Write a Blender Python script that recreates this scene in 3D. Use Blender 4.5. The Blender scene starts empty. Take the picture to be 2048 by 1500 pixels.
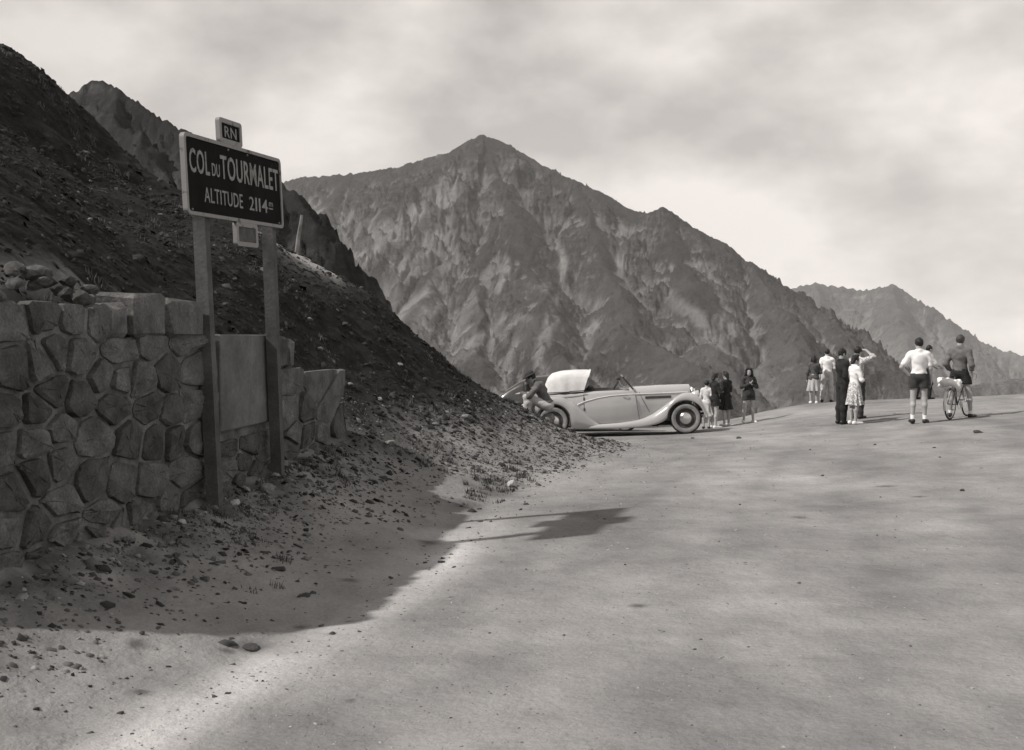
import bpy, bmesh, math, random
import numpy as np
from mathutils import Vector, Matrix, Euler

# ---------------------------------------------------------------- camera, sky, sun, exposure
S = bpy.context.scene
COL = S.collection
FPX, CAMZ, HORIZON = 2200.0, 1.75, 670.0          # focal length (px of a 2048 wide frame), eye height, horizon row
cam = bpy.data.cameras.new('camera'); cam_o = bpy.data.objects.new('camera', cam); COL.objects.link(cam_o)
cam.sensor_fit = 'HORIZONTAL'; cam.sensor_width = 36.0; cam.lens = 36.0 * FPX / 2048.0
cam.clip_start = 0.1; cam.clip_end = 30000
cam_o.location = (0, 0, CAMZ)
PITCH = math.atan((750.0 - HORIZON) / FPX)
cam_o.rotation_euler = (math.radians(90) - PITCH, 0, 0)
S.camera = cam_o
S.render.resolution_x, S.render.resolution_y = 1024, 750

SUN_TO = Vector((3.80, 1.30, -3.86)).normalized()  # direction the light travels
sun = bpy.data.lights.new('sun', 'SUN'); sun.energy = 4.6; sun.angle = math.radians(1.3); sun.color = (1.0, 0.938, 0.89)
sun_o = bpy.data.objects.new('sun', sun); COL.objects.link(sun_o)
sun_o.rotation_euler = SUN_TO.to_track_quat('-Z', 'Y').to_euler(); sun_o.location = (-20, -10, 40)

W = bpy.data.worlds.new('World'); S.world = W; W.use_nodes = True
nt = W.node_tree; nt.nodes.clear()
def wn(t, **k):
    n = nt.nodes.new(t)
    for a, v in k.items(): setattr(n, a, v)
    return n
wl = nt.links.new
out = wn('ShaderNodeOutputWorld'); bg = wn('ShaderNodeBackground'); bg.inputs['Strength'].default_value = 0.1
sky = wn('ShaderNodeTexSky', sky_type='NISHITA', sun_disc=False)
sky.sun_elevation = math.asin(-SUN_TO.z); sky.sun_rotation = math.atan2(-SUN_TO.x, -SUN_TO.y); sky.altitude = 2100
bw = wn('ShaderNodeRGBToBW'); wl(sky.outputs[0], bw.inputs[0])
tc = wn('ShaderNodeTexCoord')
sep = wn('ShaderNodeSeparateXYZ'); wl(tc.outputs['Generated'], sep.inputs[0])
zz = wn('ShaderNodeMath', operation='MAXIMUM'); wl(sep.outputs[2], zz.inputs[0]); zz.inputs[1].default_value = 0.0
za = wn('ShaderNodeMath', operation='ADD'); wl(zz.outputs[0], za.inputs[0]); za.inputs[1].default_value = 0.30
dx = wn('ShaderNodeMath', operation='DIVIDE'); wl(sep.outputs[0], dx.inputs[0]); wl(za.outputs[0], dx.inputs[1])
dy = wn('ShaderNodeMath', operation='DIVIDE'); wl(sep.outputs[1], dy.inputs[0]); wl(za.outputs[0], dy.inputs[1])
cmb = wn('ShaderNodeCombineXYZ'); wl(dx.outputs[0], cmb.inputs[0]); wl(dy.outputs[0], cmb.inputs[1]); cmb.inputs[2].default_value = 3.3
n1 = wn('ShaderNodeTexNoise'); n1.inputs['Scale'].default_value = 2.6; n1.inputs['Detail'].default_value = 9; n1.inputs['Roughness'].default_value = 0.56; n1.inputs['Distortion'].default_value = 0.25
wl(cmb.outputs[0], n1.inputs['Vector'])
n2 = wn('ShaderNodeTexNoise'); n2.inputs['Scale'].default_value = 0.42; n2.inputs['Detail'].default_value = 3
wl(cmb.outputs[0], n2.inputs['Vector'])
mpd = wn('ShaderNodeMapping'); mpd.inputs['Scale'].default_value = (1, 1, 1.7); mpd.inputs['Location'].default_value = (4.2, 1.7, 0.6); wl(tc.outputs['Generated'], mpd.inputs[0])
n3 = wn('ShaderNodeTexNoise'); n3.inputs['Scale'].default_value = 6.5; n3.inputs['Detail'].default_value = 8; n3.inputs['Roughness'].default_value = 0.5; wl(mpd.outputs[0], n3.inputs['Vector'])
av = wn('ShaderNodeMix', data_type='FLOAT'); av.inputs[0].default_value = 0.88; wl(n1.outputs[0], av.inputs[2]); wl(n3.outputs[0], av.inputs[3])
m1 = wn('ShaderNodeMapRange'); wl(av.outputs[0], m1.inputs[0]); m1.inputs[1].default_value = 0.36; m1.inputs[2].default_value = 0.62; m1.inputs[3].default_value = 5.3; m1.inputs[4].default_value = 9.2
m2 = wn('ShaderNodeMapRange'); wl(n2.outputs[0], m2.inputs[0]); m2.inputs[1].default_value = 0.3; m2.inputs[2].default_value = 0.7; m2.inputs[3].default_value = 0.85; m2.inputs[4].default_value = 1.12
cl = wn('ShaderNodeMath', operation='MULTIPLY'); wl(m1.outputs[0], cl.inputs[0]); wl(m2.outputs[0], cl.inputs[1])
bank = wn('ShaderNodeMapRange'); wl(sep.outputs[0], bank.inputs[0])          # thicker, whiter cloud over the eastern valley
for i_, v_ in zip((1, 2, 3, 4), (-0.45, 0.5, 0.90, 1.14)): bank.inputs[i_].default_value = v_
cl2 = wn('ShaderNodeMath', operation='MULTIPLY'); wl(cl.outputs[0], cl2.inputs[0]); wl(bank.outputs[0], cl2.inputs[1]); cl = cl2
cov = wn('ShaderNodeMapRange'); wl(zz.outputs[0], cov.inputs[0]); cov.inputs[1].default_value = 0.25; cov.inputs[2].default_value = 0.8; cov.inputs[3].default_value = 0.95; cov.inputs[4].default_value = 0.58
mx = wn('ShaderNodeMix', data_type='FLOAT'); wl(cov.outputs[0], mx.inputs[0]); wl(bw.outputs[0], mx.inputs[2]); wl(cl.outputs[0], mx.inputs[3])   # broken cloud: thick towards the horizon, clearer overhead
tint = wn('ShaderNodeMix', data_type='RGBA', blend_type='MULTIPLY'); tint.inputs[0].default_value = 1.0
wl(mx.outputs[0], tint.inputs[6]); tint.inputs[7].default_value = (1.0, 0.938, 0.89, 1)
wl(tint.outputs[2], bg.inputs[0]); wl(bg.outputs[0], out.inputs[0])

S.view_settings.view_transform = 'Standard'; S.view_settings.look = 'None'
S.view_settings.exposure = 0.10; S.view_settings.gamma = 1.0; S.view_settings.use_curve_mapping = False
S.render.engine = 'CYCLES'
S.cycles.volume_bounces = 1; S.cycles.max_bounces = 6

# ---------------------------------------------------------------- helpers
rng = np.random.default_rng(7); random.seed(7)
def P(x, y, d):
    """point seen at photo pixel (x, y) when it stands d metres away (frame turned level)"""
    cp, sp = math.cos(PITCH), math.sin(PITCH)
    u, v = (x - 1024) / FPX, (750 - y) / FPX
    f = Vector((0, cp, -sp)); up = Vector((0, sp, cp))
    r = Vector((u, 0, 0)) + f + up * v
    r /= r.y
    return Vector((r.x * d, d, CAMZ + r.z * d))

def tag(o, label=None, cat=None, group=None, kind=None):
    if label: o['label'] = label
    if cat: o['category'] = cat
    if group: o['group'] = group
    if kind: o['kind'] = kind
    return o
def empty(name, loc=(0, 0, 0), rz=0.0):
    o = bpy.data.objects.new(name, None); COL.objects.link(o); o.location = loc; o.rotation_euler = (0, 0, rz); o.empty_display_size = 0.2
    return o
def mesh_np(name, V, Fq, mat=None, parent=None, smooth=True, attrs=None):
    """mesh from numpy vertices and quads / tris (or a list of index tuples)"""
    me = bpy.data.meshes.new(name)
    V = np.asarray(V, dtype=np.float32)
    if isinstance(Fq, np.ndarray):
        n, k = Fq.shape
        me.vertices.add(len(V)); me.vertices.foreach_set('co', V.ravel())
        me.loops.add(n * k); me.loops.foreach_set('vertex_index', Fq.astype(np.int32).ravel())
        me.polygons.add(n); me.polygons.foreach_set('loop_start', np.arange(0, n * k, k, dtype=np.int32))
        me.update(calc_edges=True); me.validate()
    else:
        me.from_pydata([tuple(v) for v in V.tolist()], [], [tuple(f) for f in Fq]); me.update()
    if smooth: me.polygons.foreach_set('use_smooth', np.ones(len(me.polygons), dtype=bool))
    if attrs:
        for a, vals in attrs.items():
            at = me.attributes.new(a, 'FLOAT', 'POINT'); at.data.foreach_set('value', np.asarray(vals, dtype=np.float32))
    o = bpy.data.objects.new(name, me); COL.objects.link(o)
    if mat: me.materials.append(mat)
    if parent: o.parent = parent
    return o

class MB:
    """collects simple shapes into one mesh"""
    def __init__(s): s.v, s.f = [], []
    def add(s, vs, fs):
        n = len(s.v); s.v += [tuple(v) for v in vs]; s.f += [tuple(i + n for i in f) for f in fs]
    def box(s, c, d, rot=None, bev=0.0, jit=0.0):
        hx, hy, hz = d[0] / 2, d[1] / 2, d[2] / 2; b = min(bev, hx * .9, hy * .9, hz * .9)
        vs = []
        if b > 0:
            for sx in (-1, 1):
                for sy in (-1, 1):
                    for sz in (-1, 1):
                        vs += [(sx * hx, sy * (hy - b), sz * (hz - b)), (sx * (hx - b), sy * hy, sz * (hz - b)), (sx * (hx - b), sy * (hy - b), sz * hz)]
            idx = lambda sx, sy, sz, k: ((sx > 0) * 4 + (sy > 0) * 2 + (sz > 0)) * 3 + k
            fs = []
            for s1 in (-1, 1):
                fs.append([idx(s1, -1, -1, 0), idx(s1, 1, -1, 0), idx(s1, 1, 1, 0), idx(s1, -1, 1, 0)][::s1])
                fs.append([idx(-1, s1, -1, 1), idx(-1, s1, 1, 1), idx(1, s1, 1, 1), idx(1, s1, -1, 1)][::s1])
                fs.append([idx(-1, -1, s1, 2), idx(1, -1, s1, 2), idx(1, 1, s1, 2), idx(-1, 1, s1, 2)][::s1])
            for a in (-1, 1):
                for c2 in (-1, 1):
                    fs.append([idx(a, c2, -1, 0), idx(a, c2, 1, 0), idx(a, c2, 1, 1), idx(a, c2, -1, 1)][::-a * c2])
                    fs.append([idx(a, -1, c2, 0), idx(a, 1, c2, 0), idx(a, 1, c2, 2), idx(a, -1, c2, 2)][::a * c2])
                    fs.append([idx(-1, a, c2, 1), idx(1, a, c2, 1), idx(1, a, c2, 2), idx(-1, a, c2, 2)][::-a * c2])
                    for e in (-1, 1):
                        fs.append([idx(a, c2, e, 0), idx(a, c2, e, 1), idx(a, c2, e, 2)][::a * c2 * e])
        else:
            vs = [(x * hx, y * hy, z * hz) for x in (-1, 1) for y in (-1, 1) for z in (-1, 1)]
            fs = [(0, 1, 3, 2), (4, 6, 7, 5), (0, 4, 5, 1), (2, 3, 7, 6), (0, 2, 6, 4), (1, 5, 7, 3)]
        M = rot if rot is not None else Matrix.Identity(3)
        vs = [M @ Vector([q + random.uniform(-jit, jit) for q in v]) + Vector(c) for v in vs]
        s.add(vs, fs); return s
    def tube(s, pts, r, n=8, closed=False, caps=True):
        pts = [Vector(p) for p in pts]; m = len(pts); rs = r if hasattr(r, '__len__') else [r] * m
        rings = []; nrm = None
        for i, p in enumerate(pts):
            if closed: t = pts[(i + 1) % m] - pts[i - 1]
            else: t = pts[min(i + 1, m - 1)] - pts[max(i - 1, 0)]
            t.normalize()
            if nrm is None:
                nrm = t.orthogonal().normalized()
            else:
                nrm = (nrm - t * nrm.dot(t));
                nrm = nrm.normalized() if nrm.length > 1e-6 else t.orthogonal().normalized()
            b = t.cross(nrm)
            rings.append([p + (nrm * math.cos(2 * math.pi * k / n) + b * math.sin(2 * math.pi * k / n)) * rs[i] for k in range(n)])
        vs = [v for rg in rings for v in rg]; fs = []
        for i in range(m if closed else m - 1):
            j = (i + 1) % m
            for k in range(n):
                fs.append((i * n + k, i * n + (k + 1) % n, j * n + (k + 1) % n, j * n + k))
        if caps and not closed:
            fs.append(tuple(range(n))[::-1]); fs.append(tuple((m - 1) * n + k for k in range(n)))
        s.add(vs, fs); return s
    def lathe(s, prof, c=(0, 0, 0), axis='y', n=32, closed=False):
        """prof: (radius, offset along axis)"""
        vs = []; m = len(prof)
        for k in range(n):
            a = 2 * math.pi * k / n; ca, sa = math.cos(a), math.sin(a)
            for r, h in prof:
                v = {'y': (r * ca, h, r * sa), 'x': (h, r * ca, r * sa), 'z': (r * ca, r * sa, h)}[axis]
                vs.append((v[0] + c[0], v[1] + c[1], v[2] + c[2]))
        fs = []
        for k in range(n):
            k2 = (k + 1) % n
            for i in range(m if closed else m - 1):
                j = (i + 1) % m
                fs.append((k * m + i, k * m + j, k2 * m + j, k2 * m + i))
        s.add(vs, fs); return s
    def sphere(s, c, r, n=12, m=8):
        rr = r if hasattr(r, '__len__') else (r, r, r)
        vs = [(c[0], c[1], c[2] + rr[2])]
        for i in range(1, m):
            a = math.pi * i / m
            for k in range(n):
                b = 2 * math.pi * k / n
                vs.append((c[0] + rr[0] * math.sin(a) * math.cos(b), c[1] + rr[1] * math.sin(a) * math.sin(b), c[2] + rr[2] * math.cos(a)))
        vs.append((c[0], c[1], c[2] - rr[2])); fs = []
        for k in range(n): fs.append((0, 1 + k, 1 + (k + 1) % n))
        for i in range(m - 2):
            for k in range(n):
                a0 = 1 + i * n; a1 = a0 + n
                fs.append((a0 + k, a1 + k, a1 + (k + 1) % n, a0 + (k + 1) % n))
        l = len(vs) - 1; a0 = 1 + (m - 2) * n
        for k in range(n): fs.append((l, a0 + (k + 1) % n, a0 + k))
        s.add(vs, fs); return s
    def grid(s, rows, flip=False):
        """rows: list of equally long point lists"""
        m = len(rows[0]); vs = [p for r in rows for p in r]; fs = []
        for i in range(len(rows) - 1):
            for k in range(m - 1):
                f = (i * m + k, i * m + k + 1, (i + 1) * m + k + 1, (i + 1) * m + k)
                fs.append(f[::-1] if flip else f)
        s.add(vs, fs); return s
    def build(s, name, mat, parent=None, smooth=True, sharp=40):
        me = bpy.data.meshes.new(name); me.from_pydata([tuple(v) for v in s.v], [], s.f); me.update()
        bm = bmesh.new(); bm.from_mesh(me); bmesh.ops.recalc_face_normals(bm, faces=bm.faces); bm.to_mesh(me); bm.free()
        if smooth:
            me.polygons.foreach_set('use_smooth', [True] * len(me.polygons)); me.set_sharp_from_angle(angle=math.radians(sharp))
        if mat: me.materials.append(mat)
        o = bpy.data.objects.new(name, me); COL.objects.link(o)
        if parent: o.parent = parent
        return o

# ---- numpy gradient noise
def _hash(ix, iy, seed):
    h = (ix.astype(np.int64) * 374761393 + iy.astype(np.int64) * 668265263 + seed * 1442695041) & 0xffffffff
    h = ((h ^ (h >> 13)) * 1274126177) & 0xffffffff
    return (h ^ (h >> 16)) & 0xffff
def noise2(x, y, seed=0):
    x = np.asarray(x, float); y = np.asarray(y, float)
    ix = np.floor(x); iy = np.floor(y); fx = x - ix; fy = y - iy
    ux = fx * fx * fx * (fx * (fx * 6 - 15) + 10); uy = fy * fy * fy * (fy * (fy * 6 - 15) + 10)
    def g(ox, oy):
        a = _hash(ix + ox, iy + oy, seed) * (2 * np.pi / 65536)
        return np.cos(a) * (fx - ox) + np.sin(a) * (fy - oy)
    a = g(0, 0); b = g(1, 0); c = g(0, 1); d = g(1, 1)
    return ((a + (b - a) * ux) * (1 - uy) + (c + (d - c) * ux) * uy) * 1.5
def fbm(x, y, o=5, seed=0, lac=2.03, gain=.5):
    s = 0; a = 1; n = 0
    for i in range(o):
        s = s + a * noise2(x, y, seed + i); n += a; a *= gain; x = x * lac; y = y * lac
    return s / n
def ridged(x, y, o=5, seed=0, gain=.5):
    s = 0; a = 1; n = 0
    for i in range(o):
        s = s + a * (1 - 2 * np.abs(noise2(x, y, seed + i))); n += a; a *= gain; x = x * 2.05; y = y * 2.05
    return s / n
def sstep(x, a, b):
    t = np.clip((x - a) / (b - a), 0, 1); return t * t * (3 - 2 * t)

# ---- materials (neutral greys; the warm cast comes from the light)
def new_mat(name):
    m = bpy.data.materials.new(name); m.use_nodes = True
    n = m.node_tree; b = n.nodes['Principled BSDF']
    return m, n, b
def gray(v, a=1.0): return (v, v, v, a)
def mat_noise(name, v0, v1, scale=8, detail=6, rough=.85, bump=.3, bscale=None, lo=.35, hi=.65, spec=.3, coat=0.0, metal=0.0, obj=True, bdist=.02, attr=None, fine=0.0):
    m, n, b = new_mat(name); L = n.links.new
    tcn = n.nodes.new('ShaderNodeTexCoord')
    src = tcn.outputs['Object'] if obj else None
    if not obj:
        geo = n.nodes.new('ShaderNodeNewGeometry'); src = geo.outputs['Position']
    nz = n.nodes.new('ShaderNodeTexNoise'); nz.inputs['Scale'].default_value = scale; nz.inputs['Detail'].default_value = detail; nz.inputs['Roughness'].default_value = .6
    L(src, nz.inputs['Vector'])
    rp = n.nodes.new('ShaderNodeMapRange'); L(nz.outputs[0], rp.inputs[0])
    for i, v in zip((1, 2, 3, 4), (lo, hi, v0, v1)): rp.inputs[i].default_value = v
    val = rp.outputs[0]
    if fine > 0:
        nf = n.nodes.new('ShaderNodeTexNoise'); nf.inputs['Scale'].default_value = scale * 14; nf.inputs['Detail'].default_value = 3
        L(src, nf.inputs['Vector'])
        r2 = n.nodes.new('ShaderNodeMapRange'); L(nf.outputs[0], r2.inputs[0])
        for i, v in zip((1, 2, 3, 4), (.3, .7, 1 - fine, 1 + fine)): r2.inputs[i].default_value = v
        mu = n.nodes.new('ShaderNodeMath'); mu.operation = 'MULTIPLY'; L(val, mu.inputs[0]); L(r2.outputs[0], mu.inputs[1]); val = mu.outputs[0]
    if attr:
        at = n.nodes.new('ShaderNodeAttribute'); at.attribute_name = attr
        mu = n.nodes.new('ShaderNodeMath'); mu.operation = 'MULTIPLY'; L(val, mu.inputs[0]); L(at.outputs['Fac'], mu.inputs[1]); val = mu.outputs[0]
    L(val, b.inputs['Base Color'])
    b.inputs['Roughness'].default_value = rough; b.inputs['Specular IOR Level'].default_value = spec
    b.inputs['Coat Weight'].default_value = coat; b.inputs['Metallic'].default_value = metal
    if bump > 0:
        nb = n.nodes.new('ShaderNodeTexNoise'); nb.inputs['Scale'].default_value = bscale or scale * 4; nb.inputs['Detail'].default_value = 5
        L(src, nb.inputs['Vector'])
        bp = n.nodes.new('ShaderNodeBump'); bp.inputs['Strength'].default_value = bump; bp.inputs['Distance'].default_value = bdist
        L(nb.outputs[0], bp.inputs['Height']); L(bp.outputs[0], b.inputs['Normal'])
    return m
# ---------------------------------------------------------------- the ground: road platform, bank, hillside
def wall_x(Y): return -3.25 + .115 * (Y - 7.5)
WALL0, WALL1 = 7.0, 15.4
def plane_z(X, Y):
    f = np.interp(X, [-40, -20, -4, 0, 4, 8.5, 14, 30, 60], [-1, -.5, -.16, 0, .17, .55, .95, 1.6, 2.4])
    dip = -.28 * np.exp(-((X - 5.5) / 2.6) ** 2 - ((Y - 31) / 3.0) ** 2)
    return -.042 + f - .027 * Y + dip
TY = [-10, 4, 6, 9, 11.5, 14.3, 18, 21.5, 22.6, 24, 25, 26, 28, 32, 45, 80, 300]
TX = [-5, -2.5, -1.95, -1.1, -.75, -.25, .95, 2.2, 2.45, 1.7, .35, -.3, -1.6, -4, -14, -40, -200]
GS = [-1, 0, 1.0, 1.84, 3.3, 4.4, 5.3, 6.7, 9.2, 10.4, 11.8, 20, 40, 80, 200]
GZ = [0, .03, .30, .68, 1.50, 2.52, 3.42, 4.15, 5.5, 6.5, 7.85, 14.0, 25, 45, 90]
EX = [-400, -40, 0, 4, 7, 9.5, 11.5, 13.6, 20, 40, 400]
EY = [27, 28, 30.5, 32.3, 33.2, 35.2, 34, 32, 31.5, 31, 31]
def wall_base(Y): return np.interp(Y, [5, 7.5, 10.5, 12.5, 14, 15.7, 17], [.20, .25, .18, .21, .23, .26, .3])
def wall_top(Y): return np.interp(Y, [5, 8.6, 9.0, 10.45, 10.55, 12.7, 12.95, 13.05, 14.6, 15.0, 15.4], [2.12, 2.12, 2.12, 2.09, 1.76, 1.73, 1.73, 1.33, 1.27, .75, .35])
def smooth_interp(x, xs, ys, w):
    return (np.interp(x - w, xs, ys) + 2 * np.interp(x, xs, ys) + np.interp(x + w, xs, ys)) / 4
def toe_x(Y): return smooth_interp(Y, TY, TX, .5)
def hill_z(X, Y):
    """height of bank and hillside above the road plane; also the distance up the slope"""
    T = toe_x(Y) + .18 * fbm(X * .9, Y * .9, 3, 11)
    s = T - X
    g = smooth_interp(s, GS, GZ, .35)
    g = np.where(s < -.6, 0, g)
    # beside the retaining wall
    w = 1 - sstep(Y, 14.0, 16.2); w = w * sstep(Y, 5.8, 7.0)
    Xw = wall_x(Y); pz = plane_z(X, Y)
    t = np.clip(s / np.maximum(T - Xw, .3), 0, 1.15)
    front = (wall_base(Y) - plane_z(Xw, Y)) * t ** 1.25
    back = wall_top(Y) - .12 - pz + .80 * np.maximum(Xw - .42 - X, 0) - .12 * np.exp(-((Xw - .25 - X) / .2) ** 2)
    bw_ = np.where(X < Xw - .22, np.maximum(back, 0), front)
    far = sstep(Xw - X, 1.0, 4.0)                 # higher up the two profiles agree
    bw_ = np.where(X < Xw - .22, bw_ * (1 - far) + np.maximum(bw_, g) * far, bw_)
    z = g * (1 - w) + bw_ * w
    return z, s
def ground_z(X, Y, rough=True):
    X = np.asarray(X, float); Y = np.asarray(Y, float)
    hz, s = hill_z(X, Y)
    z = plane_z(X, Y) + hz
    over = Y - np.interp(X, EX, EY)
    z = z - .62 * np.logaddexp(0, over * 2.2 - 1) / 2.2
    if rough:
        k = sstep(s, -.2, 2.2)
        z = z + k * (.16 * fbm(X * .55, Y * .55, 5, 3) + .05 * ridged(X * 2.1, Y * 2.1, 3, 5))
        z = z + (1 - k) * .018 * fbm(X * .7, Y * .7, 4, 21)
        z = z + .5 * sstep(s, 4.5, 9) * fbm(X * .35, Y * .35, 4, 31)
        z = z + .035 * np.exp(-((s - .15) / .25) ** 2) * (noise2(X * 2, Y * 2, 8) + .3)
    return np.maximum(z, -131.0), s

def ground_hit(x, y):
    """where the sight line through a photo pixel meets the ground"""
    d = np.arange(4.0, 60, .01); a = (x - 1024) / FPX
    r = P(x, y, 1.0); zz_ = CAMZ + (r.z - CAMZ) * d
    g, _ = ground_z(r.x * d, d, True)
    i = np.argmax(zz_ <= g)
    if not (zz_ <= g).any(): i = len(d) - 1
    return Vector((r.x * d[i], d[i], g[i]))
def gz(x, y): return float(ground_z(np.array([x]), np.array([y]))[0][0])

# materials of the ground -------------------------------------------------
def ground_material():
    m, n, b = new_mat('road_gravel'); L = n.links.new
    geo = n.nodes.new('ShaderNodeNewGeometry'); pos = geo.outputs['Position']
    def nz(scale, det, rg=.6, vec=None):
        q = n.nodes.new('ShaderNodeTexNoise'); q.inputs['Scale'].default_value = scale; q.inputs['Detail'].default_value = det; q.inputs['Roughness'].default_value = rg
        L(vec or pos, q.inputs['Vector']); return q.outputs[0]
    def mr(v, a, b_, c, d):
        q = n.nodes.new('ShaderNodeMapRange'); L(v, q.inputs[0])
        for i, w in zip((1, 2, 3, 4), (a, b_, c, d)): q.inputs[i].default_value = w
        return q.outputs[0]
    def ma(op, x, y):
        q = n.nodes.new('ShaderNodeMath'); q.operation = op
        for i, w in ((0, x), (1, y)):
            if isinstance(w, (int, float)): q.inputs[i].default_value = w
            else: L(w, q.inputs[i])
        return q.outputs[0]
    mp = n.nodes.new('ShaderNodeMapping'); mp.inputs['Scale'].default_value = (1, .35, 1); mp.inputs['Rotation'].default_value = (0, 0, -.35); L(pos, mp.inputs[0])
    big = mr(nz(.40, 4, .55, mp.outputs[0]), .3, .7, .165, .28)
    mid = mr(nz(1.3, 6), .3, .7, .78, 1.2)
    fine = mr(nz(38, 4, .7), .3, .7, .87, 1.12)
    a0 = n.nodes.new('ShaderNodeAttribute'); a0.attribute_name = 'wear'
    base = ma('MULTIPLY', ma('MULTIPLY', ma('MULTIPLY', big, mid), fine), ma('ADD', a0.outputs['Fac'], 1.0))
    # loose pale grit along the road edge, darker earth up the bank
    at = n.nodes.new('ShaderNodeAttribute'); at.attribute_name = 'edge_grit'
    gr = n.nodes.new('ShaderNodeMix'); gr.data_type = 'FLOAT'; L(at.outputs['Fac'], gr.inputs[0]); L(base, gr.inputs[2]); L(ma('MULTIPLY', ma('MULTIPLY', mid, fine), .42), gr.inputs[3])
    a2 = n.nodes.new('ShaderNodeAttribute'); a2.attribute_name = 'earth'
    dk = n.nodes.new('ShaderNodeMix'); dk.data_type = 'FLOAT'; L(a2.outputs['Fac'], dk.inputs[0]); L(gr.outputs[0], dk.inputs[2]); L(ma('MULTIPLY', ma('MULTIPLY', mid, fine), .19), dk.inputs[3])
    a3 = n.nodes.new('ShaderNodeAttribute'); a3.attribute_name = 'shale'
    shn = mr(nz(5.0, 7, .7), .35, .7, .003, .024)
    sh = n.nodes.new('ShaderNodeMix'); sh.data_type = 'FLOAT'; L(a3.outputs['Fac'], sh.inputs[0]); L(dk.outputs[0], sh.inputs[2]); L(ma('MULTIPLY', shn, fine), sh.inputs[3])
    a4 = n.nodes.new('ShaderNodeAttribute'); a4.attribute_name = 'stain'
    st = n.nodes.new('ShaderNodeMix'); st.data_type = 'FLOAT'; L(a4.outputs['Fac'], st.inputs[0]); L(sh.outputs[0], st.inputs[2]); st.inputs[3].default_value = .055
    L(st.outputs[0], b.inputs['Base Color']); b.inputs['Roughness'].default_value = .95; b.inputs['Specular IOR Level'].default_value = .15
    bp = n.nodes.new('ShaderNodeBump'); bp.inputs['Strength'].default_value = .35; bp.inputs['Distance'].default_value = .02
    L(nz(24, 6, .7), bp.inputs['Height'])
    bp2 = n.nodes.new('ShaderNodeBump'); bp2.inputs['Strength'].default_value = .5; bp2.inputs['Distance'].default_value = .12
    L(nz(3.2, 5, .6), bp2.inputs['Height']); L(bp.outputs[0], bp2.inputs['Normal']); L(bp2.outputs[0], b.inputs['Normal'])
    return m
M_GROUND = ground_material()

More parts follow.
